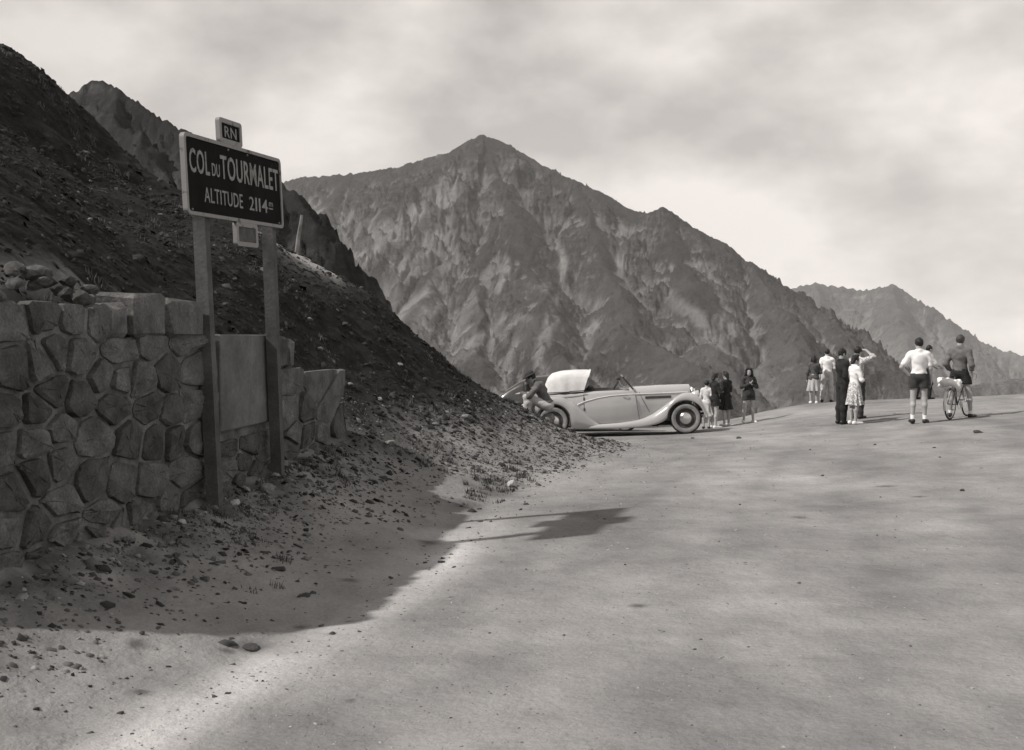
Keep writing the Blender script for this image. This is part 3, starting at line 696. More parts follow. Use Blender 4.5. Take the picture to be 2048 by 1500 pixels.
def plate(name, cx, cy, w, h, r, c0, c1, mat, par):
    q = rrect(w, h, r); n = len(q); b = MB()
    b.add([sp(cx + x, cy + y, c1) for x, y in q] + [sp(cx + x, cy + y, c0) for x, y in q], [tuple(range(n)), tuple(range(2 * n - 1, n - 1, -1))] + [(k, k + n, (k + 1) % n + n, (k + 1) % n) for k in range(n)])
    return b.build(name, mat, par, smooth=False)
def rim(name, cx, cy, w, h, r, t, c0, c1, mat, par):
    q = rrect(w, h, r); q2 = rrect(w - 2 * t, h - 2 * t, max(r - t * .6, .008)); n = len(q); b = MB()
    A = [sp(cx + x, cy + y, c1) for x, y in q]; B = [sp(cx + x, cy + y, c1) for x, y in q2]; Cc = [sp(cx + x, cy + y, c0) for x, y in q]; D_ = [sp(cx + x, cy + y, c0) for x, y in q2]
    f = []
    for k in range(n):
        l = (k + 1) % n
        f += [(k, l, n + l, n + k), (k, 2 * n + k, 2 * n + l, l), (n + k, n + l, 3 * n + l, 3 * n + k)]
    b.add(A + B + Cc + D_, f); return b.build(name, mat, par, smooth=False)
board = plate('board', 0, 0, SW - .01, SH - .01, .05, -.03, .0, M_BLACK, sign)
rim('rim', 0, 0, SW, SH, .055, .034, -.036, .012, M_RIM, sign)
def text_mesh(name, txt, x0, x1, y0, y1, c, mat, par, bold=.0):
    cu = bpy.data.curves.new(name, 'FONT'); cu.body = txt; cu.extrude = .004; cu.offset = bold; cu.resolution_u = 3; cu.space_character = 1.08
    to = bpy.data.objects.new(name, cu); COL.objects.link(to)
    dg = bpy.context.evaluated_depsgraph_get(); me = bpy.data.meshes.new_from_object(to.evaluated_get(dg)); bpy.data.objects.remove(to)
    V = np.array([v.co[:] for v in me.vertices]); lo, hi = V.min(0), V.max(0)
    for v in me.vertices:
        u = (v.co.x - lo[0]) / (hi[0] - lo[0]); w = (v.co.y - lo[1]) / (hi[1] - lo[1])
        v.co = sp(x0 + (x1 - x0) * u, y0 + (y1 - y0) * w, c + (v.co.z - lo[2]) * .5)
    me.materials.clear(); me.materials.append(mat); me.name = name
    o = bpy.data.objects.new(name, me); COL.objects.link(o); o.parent = par
    return o
def fx(t): return (t - .5) * SW
def fy(t): return (.5 - t) * SH
text_mesh('lettering', 'COL', fx(.045), fx(.228), fy(.475), fy(.175), .0015, M_LETTER, board, .012)
text_mesh('lettering', 'DU', fx(.25), fx(.325), fy(.465), fy(.30), .0015, M_LETTER, board, .01)
text_mesh('lettering', 'TOURMALET', fx(.335), fx(.965), fy(.475), fy(.165), .0015, M_LETTER, board, .012)
text_mesh('lettering', 'ALTITUDE', fx(.165), fx(.545), fy(.815), fy(.625), .0015, M_LETTER, board, .004)
for ch_, a_, b_ in (('2', .615, .668), ('1', .683, .700), ('1', .722, .739), ('4', .755, .822)):
    text_mesh('lettering', ch_, fx(a_), fx(b_), fy(.815), fy(.63), .0015, M_LETTER, board, .004)
text_mesh('lettering', 'm', fx(.84), fx(.885), fy(.715), fy(.655), .0015, M_LETTER, board)
plate('lettering', fx(.862), fy(.745), .10, .014, .004, .0005, .003, M_LETTER, board)
# small plates above and below the board
for bx_, by_ in ((.42, .075), (.62, .075), (.05, .93), (.95, .93)): MB().sphere(sp(fx(bx_), fy(by_), .004), .011, 8, 5).build('bolt', M_RIM, board)
hx = fx(.415); tw, th = .46, .235
tp = plate('upper_plate', fx(.455), SH / 2 + th / 2 + .004, tw - .01, th, .03, -.03, .0, M_BLACK, sign)
rim('rim', fx(.455), SH / 2 + th / 2 + .004, tw, th + .004, .035, .045, -.034, .010, M_RIM, tp)
text_mesh('lettering', 'RN', fx(.455) - .12, fx(.455) + .12, SH / 2 + .065, SH / 2 + th - .065, .0015, M_LETTER, tp, .004)
M_FADED = mat_noise('faded_plate', .03, .08, scale=8, rough=.7, bump=0)
bp_ = plate('lower_plate', fx(.575), -SH / 2 - th / 2 + .0, tw - .01, th, .03, -.03, .0, M_FADED, sign)
rim('rim', fx(.575), -SH / 2 - th / 2 - .002, tw, th + .004, .035, .045, -.034, .010, M_RIM, bp_)
for base, (tx_p, ty_p), d_ in ((p1, (402, 445), 10.15), (p2, (538, 470), 11.80)):
    for _ in range(12):                                   # sight line met just behind the board
        top = P(tx_p, ty_p, d_); d_ += ((SC - top).dot(en) - .10) * -.9 / max(abs(en.x) * 0 + 1, 1) * (-1 if (P(tx_p, ty_p, d_ + .1) - top).dot(en) > 0 else 1)
    dirv = (top - base).normalized(); t2 = top + (ey - en * ey.dot(en)).normalized() * .42; b2 = base - dirv * .35
    z_ = (top - b2).normalized(); x_ = WNRM - z_ * WNRM.dot(z_); x_.normalize(); y_ = z_.cross(x_)
    b = MB(); rings = []
    for c_ in (b2, top, t2):
        rings.append([c_ + x_ * sx * .06 + y_ * sy * .057 - sign.location for sx, sy in ((-1, -1), (1, -1), (1, 1), (-1, 1))])
    b.add([v for r in rings for v in r], [(i * 4 + k, i * 4 + (k + 1) % 4, i * 4 + 4 + (k + 1) % 4, i * 4 + 4 + k) for i in (0, 1) for k in range(4)] + [(0, 1, 2, 3), (8, 9, 10, 11)])
    b.build('post', M_POST, sign, smooth=False)

# ---------------------------------------------------------------- loose shale: flakes nobody could count, and larger single stones
M_SHALE = mat_noise('shale_flakes', .8, 1.25, scale=9, detail=4, rough=.9, bump=0, attr='tone', obj=False)
def flakes(name, X, Y, size, tone, lift=.25):
    n = len(X); Z, s = ground_z(X, Y); e = .06
    zx = (ground_z(X + e, Y)[0] - Z) / e; zy = (ground_z(X, Y + e)[0] - Z) / e
    N = np.stack([-zx, -zy, np.ones(n)], -1) + rng.normal(0, .35, (n, 3)) * 1.0
    N /= np.linalg.norm(N, axis=1)[:, None]
    A = rng.normal(0, 1, (n, 3)); A -= N * (A * N).sum(1)[:, None]; A /= np.linalg.norm(A, axis=1)[:, None]; B = np.cross(N, A)
    base = np.array([(-1, -1, -1), (1, -1, -1), (1, 1, -1), (-1, 1, -1), (-1, -1, 1), (1, -1, 1), (1, 1, 1), (-1, 1, 1)], float)
    q = base[None] * np.stack([rng.uniform(.6, 1.3, n), rng.uniform(.4, .9, n), rng.uniform(.12, .42, n)], -1)[:, None]
    q = q * rng.uniform(.55, 1.1, (n, 8, 3)); q[:, 4:, :2] *= rng.uniform(.45, .95, (n, 1, 1))
    q *= size[:, None, None] * .5
    V = np.stack([X, Y, Z], -1)[:, None] + q[..., :1] * A[:, None] + q[..., 1:2] * B[:, None] + (q[..., 2:] + size[:, None, None] * .5 * .2 * lift) * N[:, None]
    f = np.array([(4, 5, 6, 7), (0, 1, 5, 4), (1, 2, 6, 5), (2, 3, 7, 6), (3, 0, 4, 7)])
    Fq = (f[None] + (np.arange(n) * 8)[:, None, None]).reshape(-1, 4)
    o = mesh_np(name, V.reshape(-1, 3), Fq, M_SHALE, smooth=False, attrs={'tone': np.repeat(tone, 8)})
    return tag(o, kind='stuff')
def pick(n, fn):
    xs, ys = [], []
    while sum(map(len, xs)) < n:
        y = 4 + 32 * rng.random(60000) ** 1.3; x = rng.uniform(-.62, .5, 60000) * y
        p = fn(x, y); k = rng.random(60000) < p; xs.append(x[k]); ys.append(y[k])
    return np.concatenate(xs)[:n], np.concatenate(ys)[:n]
def in_wall(x, y): return (y > WALL0 - .1) & (y < 15.5) & (x < wall_x(y) + .1) & (x > wall_x(y) - .34)
def f_hill(x, y):
    s = toe_x(y) - x; z = sstep(s, .8, 3.0) * (y < 31) * (~in_wall(x, y)); cl_ = sstep(fbm(x * .9, y * .9, 3, 91), -.35, .35)
    return z * (.15 + .85 * cl_) * np.clip(y / 30, .1, 1)
x, y = pick(26000, f_hill)
sz = np.exp(rng.normal(-3.1, .5, len(x))) * (.55 + y / 24); tn = np.where(rng.random(len(x)) < .05, rng.uniform(.035, .09, len(x)), rng.uniform(.003, .019, len(x)))
flakes('scree', x, y, np.clip(sz, .015, .22), tn)
def f_bank(x, y):
    s = toe_x(y) - x; Xw = wall_x(y); t = np.clip(s / np.maximum(toe_x(y) - Xw, .3), 0, 1)
    a = np.where(y < 15.4, (.03 + t ** 2.2) * (s > -.5) * (x > Xw), sstep(s, -.5, .6) * (1 - sstep(s, 2.0, 3.4)) * .8)
    return a * (y < 25) * (~in_wall(x, y)) * np.clip(y / 22, .15, 1)
x, y = pick(15000, f_bank)
sz = np.exp(rng.normal(-3.6, .6, len(x))) * (.6 + y / 22); tn = np.where(rng.random(len(x)) < .12, rng.uniform(.14, .24, len(x)), rng.uniform(.02, .10, len(x)))
sz = sz * np.where(y > 14, .72, 1.0); tn = np.where(y > 14, tn * .8, tn)
flakes('rubble', x, y, np.clip(sz, .01, .14), tn)
x, y = pick(5200, lambda x, y: (toe_x(y) - x < -.2) * (y < 29) * (.13 + .87 * np.exp(-(x - toe_x(y)) / 1.6)))
flakes('road_grit', x, y, np.clip(np.exp(rng.normal(-4.5, .5, len(x))) * (.6 + y / 18), .005, .05), rng.uniform(.07, .30, len(x)))

M_ROCK = mat_noise('loose_rock', .11, .24, scale=6, detail=6, rough=.92, bump=.5, bscale=30, fine=.2)
M_ROCKD = mat_noise('loose_rock_dark', .035, .075, scale=6, detail=6, rough=.92, bump=.5, bscale=30, fine=.2)
M_ROCKL = mat_noise('loose_rock_pale', .30, .45, scale=6, detail=6, rough=.92, bump=.4, bscale=30, fine=.2)
RUBBLE_TODO = True
def rock_mesh(seed):
    r = random.Random(seed); bm = bmesh.new(); bmesh.ops.create_icosphere(bm, subdivisions=2, radius=.5)
    cuts = [(Vector((r.gauss(0, 1), r.gauss(0, 1), r.gauss(0, 1))).normalized(), r.uniform(.28, .42)) for _ in range(7)]
    for v in bm.verts:
        for nn, dd in cuts:
            e = v.co.dot(nn) - dd
            if e > 0: v.co -= nn * e * .92
        v.co += Vector((r.gauss(0, .012), r.gauss(0, .012), r.gauss(0, .012)))
    me = bpy.data.meshes.new('stone'); bm.to_mesh(me); bm.free()
    me.polygons.foreach_set('use_smooth', [True] * len(me.polygons)); me.set_sharp_from_angle(angle=math.radians(28))
    return me
ROCKS = {}
def rock(px, py, wpx, flat, mat, label, group=None, sink=.25, pos=None):
    q = pos or ground_hit(px, py); w = wpx * q.y / FPX
    key = (rng.integers(8), mat.name)
    if key not in ROCKS:
        me = rock_mesh(int(key[0]) + 5); me.materials.append(mat); ROCKS[key] = me
    o = bpy.data.objects.new('loose_stone', ROCKS[key]); COL.objects.link(o)
    hgt = w * flat; o.location = (q.x, q.y, q.z + hgt * (.42 - sink)); o.scale = (w, w * random.uniform(.6, .9), hgt)
    o.rotation_euler = (random.uniform(-.15, .15), random.uniform(-.15, .15), random.uniform(0, 6.3))
    return tag(o, label, 'stone', group)
for k_ in range(20):                                       # broken stones heaped along the top of the wall
    Yk = r_.uniform(7.05, 8.6); dpt = r_.uniform(.05, .42); zk = 1.97 + dpt * .6 + r_.uniform(-.03, .05)
    me = rock_mesh(60 + k_ % 9); me.materials.append(M_STONE if k_ % 3 else M_STONE2); o = bpy.data.objects.new('rubble_stone', me); COL.objects.link(o); o.parent = wall
    o.location = wpt(Yk, zk, -dpt); sz_ = r_.uniform(.10, .24); o.scale = (sz_, sz_ * r_.uniform(.7, 1.2), sz_ * r_.uniform(.45, .8)); o.rotation_euler = (r_.uniform(-.4, .4), r_.uniform(-.4, .4), r_.uniform(0, 6))
rock(535, 985, 38, .75, M_ROCK, 'blocky grey stone lying at the foot of the right hand sign post')
rock(1024, 972, 24, .8, M_ROCKL, 'pale rounded stone at the edge of the road below the gravel bank')
rock(1955, 866, 24, .4, M_ROCKD, 'dark flat stone lying alone on the road below the bicycle')
rock(500, 1296, 62, .16, M_ROCKD, 'flat dark clod on the pale grit strip at the road edge')
rock(665, 1268, 20, .35, M_ROCKD, 'small dark clod on the road beside the pale grit strip')
rock(306, 1147, 30, .3, M_ROCKD, 'thin dark shale flake on the gravel shoulder in front of the wall', )
for px, py, w in ((365, 1047, 24), (260, 1080, 26), (170, 1098, 26), (430, 1020, 26), (345, 1090, 22), (470, 1008, 30), (215, 1072, 16)):
    rock(px, py, w, .55, M_ROCKL if px in (365, 470) else M_ROCK, 'loose grey stone in the rubble along the foot of the wall', 'stones along the foot of the wall')
for px, py, w in ((930, 835, 26), (1035, 862, 20), (780, 888, 30), (910, 935, 16), (1085, 945, 22), (1110, 930, 16), (820, 905, 20), (1050, 935, 16), (760, 800, 20), (700, 770, 18), (870, 850, 18), (985, 870, 18), (1160, 895, 14)):
    rock(px, py, w, .45, M_ROCK, 'loose shale stone lying on the lower bank between the wall and the cars', 'stones on the lower bank')
for px, py, w in ((1385, 877, 10), (1478, 877, 12), (1750, 890, 8), (1868, 896, 8), (1880, 915, 7), (1620, 900, 7), (1645, 952, 9), (1925, 982, 14), (1250, 1130, 8), (1480, 1010, 8), (1390, 1300, 8)):
    rock(px, py, w, .5, M_ROCKD, 'small dark pebble scattered on the open road surface', 'pebbles scattered on the road')
for px, py, w in ((232, 468, 14), (320, 430, 12), (270, 520, 16), (180, 440, 14), (470, 560, 16), (450, 610, 18), (620, 640, 18), (690, 650, 18), (730, 690, 16), (640, 700, 20), (800, 730, 16), (850, 760, 16), (150, 350, 14), (250, 370, 12)):
    rock(px, py, w, .5, M_ROCKD if px % 20 else M_ROCK, 'grey rock lodged in the dark scree of the hillside', 'rocks lodged in the hillside')
# leaning timber marker post on the slope
q = P(589, 497, 23.5); q.z = gz(q.x, q.y)
mk = tag(empty('marker_post', q), 'pale leaning timber post standing on the slope behind the sign', 'post')
tp_ = P(604, 430, q.y)
MB().tube([Vector((-.02, 0, -.3)), (tp_ - q) * .55, tp_ - q], [.05, .045, .03], 7).build('timber', M_ROCK, mk)

# dry tufts of mountain grass on bank and slope
M_GRASS = mat_noise('dry_grass', .8, 1.2, scale=4, rough=.9, bump=0, attr='tone', obj=False)
def f_tuft(x, y):
    s = toe_x(y) - x
    return (s > .5) * (y < 30) * (y > 8) * (~in_wall(x, y)) * sstep(fbm(x * .5, y * .5, 3, 95), .0, .35) * np.clip(y / 30, .1, 1)
tx, ty = pick(900, f_tuft)
e1 = [ground_hit(*p) for p in ((985, 975), (1000, 960), (960, 985), (1040, 955), (940, 1000), (905, 925), (880, 770 + 60), (1015, 968), (975, 965), (950, 992), (995, 985), (1025, 950))]
tx = np.concatenate([tx, np.repeat([p.x for p in e1], 6) + rng.normal(0, .12, 72)]); ty = np.concatenate([ty, np.repeat([p.y for p in e1], 6) + rng.normal(0, .15, 72)])
nb = 16; n = len(tx); bx = np.repeat(tx, nb) + rng.normal(0, .035, n * nb); by = np.repeat(ty, nb) + rng.normal(0, .035, n * nb); bz = ground_z(bx, by)[0] - .01
hh = np.repeat(rng.uniform(.03, .10, n) * (.6 + ty / 40), nb) * rng.uniform(.6, 1.2, n * nb); an = rng.uniform(0, 6.28, n * nb); ln_ = rng.uniform(.1, .8, n * nb) * hh; wd_ = .004 + .00025 * by
root3 = np.stack([bx, by, bz], -1); tip = root3 + np.stack([np.cos(an) * ln_, np.sin(an) * ln_, hh], -1); sdv_ = np.stack([-np.sin(an), np.cos(an), np.zeros_like(an)], -1) * wd_[:, None]
V = np.stack([root3 - sdv_, root3 + sdv_, tip], 1).reshape(-1, 3); Fq = np.arange(len(V)).reshape(-1, 3)
tag(mesh_np('grass', V, Fq, M_GRASS, smooth=False, attrs={'tone': np.repeat(np.repeat(rng.uniform(.03, .12, n), nb), 3)}), 'dry tufts of mountain grass on the bank and slope', 'grass', kind='stuff')
# ---------------------------------------------------------------- cars
M_CREAM = mat_noise('cream_car_paint', .37, .42, scale=1.2, rough=.22, bump=0, spec=.6, coat=.8)
M_HOODTOP = mat_noise('canvas_top', .56, .68, scale=5, rough=.9, bump=.25, bscale=120, bdist=.004, fine=.05)
M_DARKPAINT = mat_noise('dark_car_paint', .03, .05, scale=1.5, rough=.25, bump=0, spec=.5, coat=.5)
M_TYRE = mat_noise('tyre_rubber', .018, .035, scale=20, rough=.85, bump=.2, bscale=90)
M_WALLT = mat_noise('tyre_dusty_sidewall', .17, .26, scale=10, rough=.85, bump=.1)
M_RIMD = mat_noise('wheel_rim_paint', .03, .06, scale=8, rough=.4, bump=0)
M_CHROME, _n, _b = new_mat('dull_chrome'); _b.inputs['Base Color'].default_value = gray(.62); _b.inputs['Metallic'].default_value = 1; _b.inputs['Roughness'].default_value = .28
M_INT = mat_noise('car_interior', .02, .045, scale=6, rough=.8, bump=0)
M_GAP = mat_noise('panel_gap', .05, .08, scale=6, rough=.8, bump=0)
M_UNDER = mat_noise('chassis_black', .008, .015, scale=6, rough=.8, bump=0)
M_GLASS, _n, _b = new_mat('window_glass'); _b.inputs['Base Color'].default_value = gray(.9); _b.inputs['Roughness'].default_value = .03; _b.inputs['Transmission Weight'].default_value = 1; _b.inputs['IOR'].default_value = 1.1

def car_root(name, pa, pb, label, group=None):
    """pa: ground point below the near front wheel, pb: below the near rear wheel"""
    r = tag(empty(name, pa), label, 'car', group)
    f = (pa - pb).normalized(); left = Vector((0, 0, 1)).cross(f).normalized(); up = f.cross(left)
    r.rotation_euler = Matrix((f, left, up)).transposed().to_euler()
    return r
def wheel(root, x, y, z, R, wd, side, steer=0.0, white=True):
    w = empty('wheel', (x, y, z), steer); w.parent = root
    s = side
    MB().lathe([(R * .60, s * wd * .30), (R * .70, s * wd * .47), (R * .86, s * wd * .50), (R * .95, s * wd * .40), (R, s * wd * .22), (R, -s * wd * .22), (R * .95, -s * wd * .42), (R * .8, -s * wd * .5), (R * .6, -s * wd * .35)], n=40, closed=True).build('tyre', M_TYRE, w)
    if white:
        MB().lathe([(R * .64, s * wd * .44), (R * .70, s * wd * .49), (R * .80, s * wd * .525), (R * .87, s * wd * .515), (R * .90, s * wd * .475)], n=40).build('sidewall', M_WALLT, w)
    MB().lathe([(R * .63, s * wd * .40), (R * .60, s * wd * .30), (R * .52, s * wd * .20), (R * .40, s * wd * .24), (0.001, s * wd * .22)], n=32).build('rim', M_RIMD, w)
    MB().lathe([(R * .42, s * wd * .25), (R * .40, s * wd * .36), (R * .30, s * wd * .50), (R * .16, s * wd * .58), (.001, s * wd * .60)], n=32).build('hubcap', M_CHROME, w)
    return w
def interp(x, t): return float(np.interp(x, [a for a, _ in t], [b for _, b in t]))
def fender(name, root, xs, topf, botf, yin, yout, side, mat):
    rows = []
    for x in xs:
        t, b = topf(x), botf(x); b = min(b, t - .03); h = t - b; yi, yo = yin(x), yout(x); w = yo - yi
        rr = min(.16, h * .6, w * .6)
        sec = [(yi, t - .03), (yi + w * .35, t - .004)]
        for k in range(7):
            a = math.radians(90 - 15 * k); sec.append((yo - rr + rr * math.cos(a), t - rr + rr * math.sin(a)))
        sec += [(yo, b + (t - rr - b) * .5), (yo - .004, b + .012), (yo - .02, b), (yo - .05, b + .01), (yo - .06, b + h * .5)]
        rows.append([(x, side * y, z) for y, z in sec])
    return MB().grid(rows).build(name, mat, root, sharp=70)
def arch(x, cx, r, cz=.36): return cz + math.sqrt(max(r * r - (x - cx) ** 2, 0))

# ---- cream drophead coupe ----
WB = 3.10
pa = ground_hit(1375, 868.5); pa = Vector((pa.x, 25.75, 0)); pa.z = gz(pa.x, pa.y)
pb = Vector((pa.x - 3.09, 25.95, 0)); pb.z = gz(pb.x, pb.y)
pb.z = max(pb.z, pa.z - .09)
car = car_root('convertible_car', pa, pb, 'cream open convertible coupe with folded back canvas top parked across the road')
yo0 = 0.0                                                   # near wheel plane is y = 0; the car reaches to +y
TR_ = 1.42; YC = TR_ / 2
def cy(y): return y + YC                                    # car centre line
belt = [(-4.05, .62), (-3.7, .86), (-3.3, 1.0), (-2.8, 1.035), (-2.3, 1.05), (-1.6, 1.065), (-1.2, 1.085), (-.6, 1.10), (.12, 1.105), (.18, 1.10)]
half = [(-4.05, .22), (-3.85, .40), (-3.4, .58), (-2.9, .67), (-2.3, .715), (-1.7, .715), (-1.2, .66), (-.7, .52), (-.2, .40), (.18, .31)]
def body_sec(x, off=0.0):
    zt, w = interp(x, belt), interp(x, half) + off; zb = .24 if x > -3.3 else .24 + (-3.3 - x) * .35
    hood = float(sstep(np.array(x), -1.4, -1.1))
    sec = [(w * .90, zb), (w * .97, zb + .14), (w, zb + (zt - zb) * .45), (w * (.985), zb + (zt - zb) * .72), (w * (.955 - .05 * hood), zt - .10), (w * (.91 - .10 * hood), zt - .035), (w * (.84 - .22 * hood), zt - .006 * (1 + hood)), (w * (.6 - .25 * hood), zt + .012 * hood), (0, zt + .03 * hood)]
    return sec
def body_rows(xs):
    rows = []
    for x in xs:
        s = body_sec(x); full = [(x, cy(-y), z) for y, z in s] + [(x, cy(y), z) for y, z in reversed(s[:-1])]
        rows.append(full)
    return rows
# shell behind the windscreen, then bonnet
MB().grid(body_rows(list(np.linspace(-4.05, -1.2, 26)))).build('body', M_CREAM, car, sharp=50)
rb = body_rows(list(np.linspace(-1.195, .16, 16)))
MB().grid(rb).build('bonnet', M_CREAM, car, sharp=50)
for fr_ in (rb[-1], body_rows([-4.05])[0]): b = MB(); b.add(fr_, [tuple(range(len(fr_)))]); b.build('end_panel', M_CREAM, car, smooth=False)
# grille
g = empty('grille', (.17, cy(0), .72)); g.parent = car
MB().box((.03, 0, 0), (.06, .52, .72), None, .03).build('shell', M_CHROME, g)
for k in range(9): MB().box((.07, (k - 4) * .048, -.01), (.015, .014, .6), None).build('slat', M_UNDER, g, smooth=False)
# cockpit
MB().box((-1.82, cy(0), 1.055), (1.05, 1.18, .03), None, .01).build('cockpit', M_INT, car, smooth=False)
MB().box((-2.2, cy(0), 1.06), (.2, 1.1, .16), None, .06).build('seat', M_INT, car)
sw = empty('steering_wheel', (-1.62, cy(-.34), 1.13)); sw.parent = car; sw.rotation_euler = (0, math.radians(-55), 0)
MB().tube([(.20 * math.cos(a), .20 * math.sin(a), 0) for a in np.linspace(0, 2 * math.pi, 25)[:-1]], .012, 6, closed=True).build('ring', M_INT, sw)
for a in (0, 2.1, 4.2): MB().tube([(0, 0, -.01), (.2 * math.cos(a), .2 * math.sin(a), 0)], .008, 5).build('spoke', M_CHROME, sw)
# windscreen
ws = empty('windscreen', (-1.20, cy(0), 1.07)); ws.parent = car
rk = -.24
for sd in (-1, 1): MB().tube([(0, sd * .60, 0), (rk, sd * .56, .30)], .022, 6).build('pillar', M_RIMD, ws)
MB().tube([(rk, -.56, .30), (rk - .01, 0, .315), (rk, .56, .30)], .018, 6).build('frame', M_CHROME, ws)
MB().grid([[(0, -.58, .01), (0, .58, .01)], [(rk + .005, -.55, .29), (rk + .005, .55, .29)]]).build('pane', M_GLASS, ws, smooth=False)
MB().box((rk - .10, -.50, .255), (.10, .05, .07), None, .015).build('mirror', M_RIMD, ws)
MB().tube([(rk - .10, -.50, .22), (rk - .04, -.5, .10), (-.10, -.52, 0)], .011, 5).build('mirror_arm', M_CHROME, ws)
# half folded canvas top
top_z = [(-3.32, 1.02), (-3.29, 1.22), (-3.22, 1.38), (-3.12, 1.475), (-2.9, 1.53), (-2.65, 1.545), (-2.45, 1.54), (-2.37, 1.53)]
rows = []
for x in np.concatenate([np.linspace(-3.32, -3.05, 9), np.linspace(-3.0, -2.37, 10)]):
    zt = interp(x, top_z); w = interp(x, [(-3.32, .46), (-3.2, .56), (-2.9, .64), (-2.37, .665)]); zb = interp(x, belt) + .002
    shear = lambda z: float(sstep(np.array(x), -3.0, -2.37)) * .17 * (z - zb) / .5
    h = max(zt - zb, .001)
    sec = [(w, zb), (w * 1.01, zb + h * .35), (w * .985, zb + h * .68), (w * .93, zb + h * .86), (w * .82, zb + h * .955), (w * .6, zb + h * .995), (0, zb + h * 1.01)]
    wv = .006 * math.sin(x * 26)
    rows.append([(x + shear(z), cy(-(y + wv * (y > .3))), z) for y, z in sec] + [(x + shear(z), cy(y), z) for y, z in reversed(sec[:-1])])
top = MB().grid(rows).build('canvas_top', M_HOODTOP, car, sharp=80)
e = rows[-1]; ins = [(p[0] - .03, cy(0) + (p[1] - cy(0)) * .97, p[2] - .02) for p in e]
b = MB(); b.grid([e, ins]); b.add(ins, [tuple(range(len(ins)))]); b.build('lining', M_INT, top, smooth=False)
MB().tube([(p[0] + .01, p[1], p[2] + .004) for p in e[2:-2]], .016, 6).build('front_bow', M_HOODTOP, top)
MB().tube([(-3.34, cy(-.56), 1.03), (-3.0, cy(-.695), 1.045), (-2.72, cy(-.71), 1.05), (-2.70, cy(-.715), 1.062), (-2.36, cy(-.715), 1.075)], .012, 6).build('piping', M_GAP, top)
# fenders
ftop = lambda x: interp(x, [(-2.75, .235), (-2.2, .26), (-1.5, .30), (-1.15, .345), (-.95, .40), (-.75, .49), (-.55, .62), (-.38, .755), (-.22, .875), (-.08, .945), (.05, .968), (.2, .945), (.33, .86), (.44, .70), (.50, .55), (.53, .42)])
def fbot(x):
    if x > .44: return .36 - (x - .44) * .3
    if x > -.43: return arch(x, 0, .445, .345)
    return interp(x, [(-2.75, .17), (-1.6, .165), (-1.1, .18), (-.85, .21), (-.65, .255), (-.5, .32), (-.43, .40)])
rtop = lambda x: interp(x, [(-4.1, .34), (-4.0, .52), (-3.85, .70), (-3.6, .87), (-3.35, .95), (-3.1, .965), (-2.86, .935), (-2.6, .82), (-2.45, .69), (-2.3, .54), (-2.15, .38), (-2.05, .29), (-1.95, .24)])
def rbot(x):
    if x < -3.53: return .36 - (x + 4.1) * .02
    if x < -2.68: return arch(x, -3.10, .435, .345)
    return .20
xsf = list(np.linspace(-2.7, -1.2, 12)) + list(np.linspace(-1.1, -.46, 12)) + list(np.linspace(-.44, .44, 26)) + [.47, .50, .53]
xsr = list(np.linspace(-4.1, -3.56, 9)) + list(np.linspace(-3.53, -2.67, 22)) + list(np.linspace(-2.62, -1.95, 12))
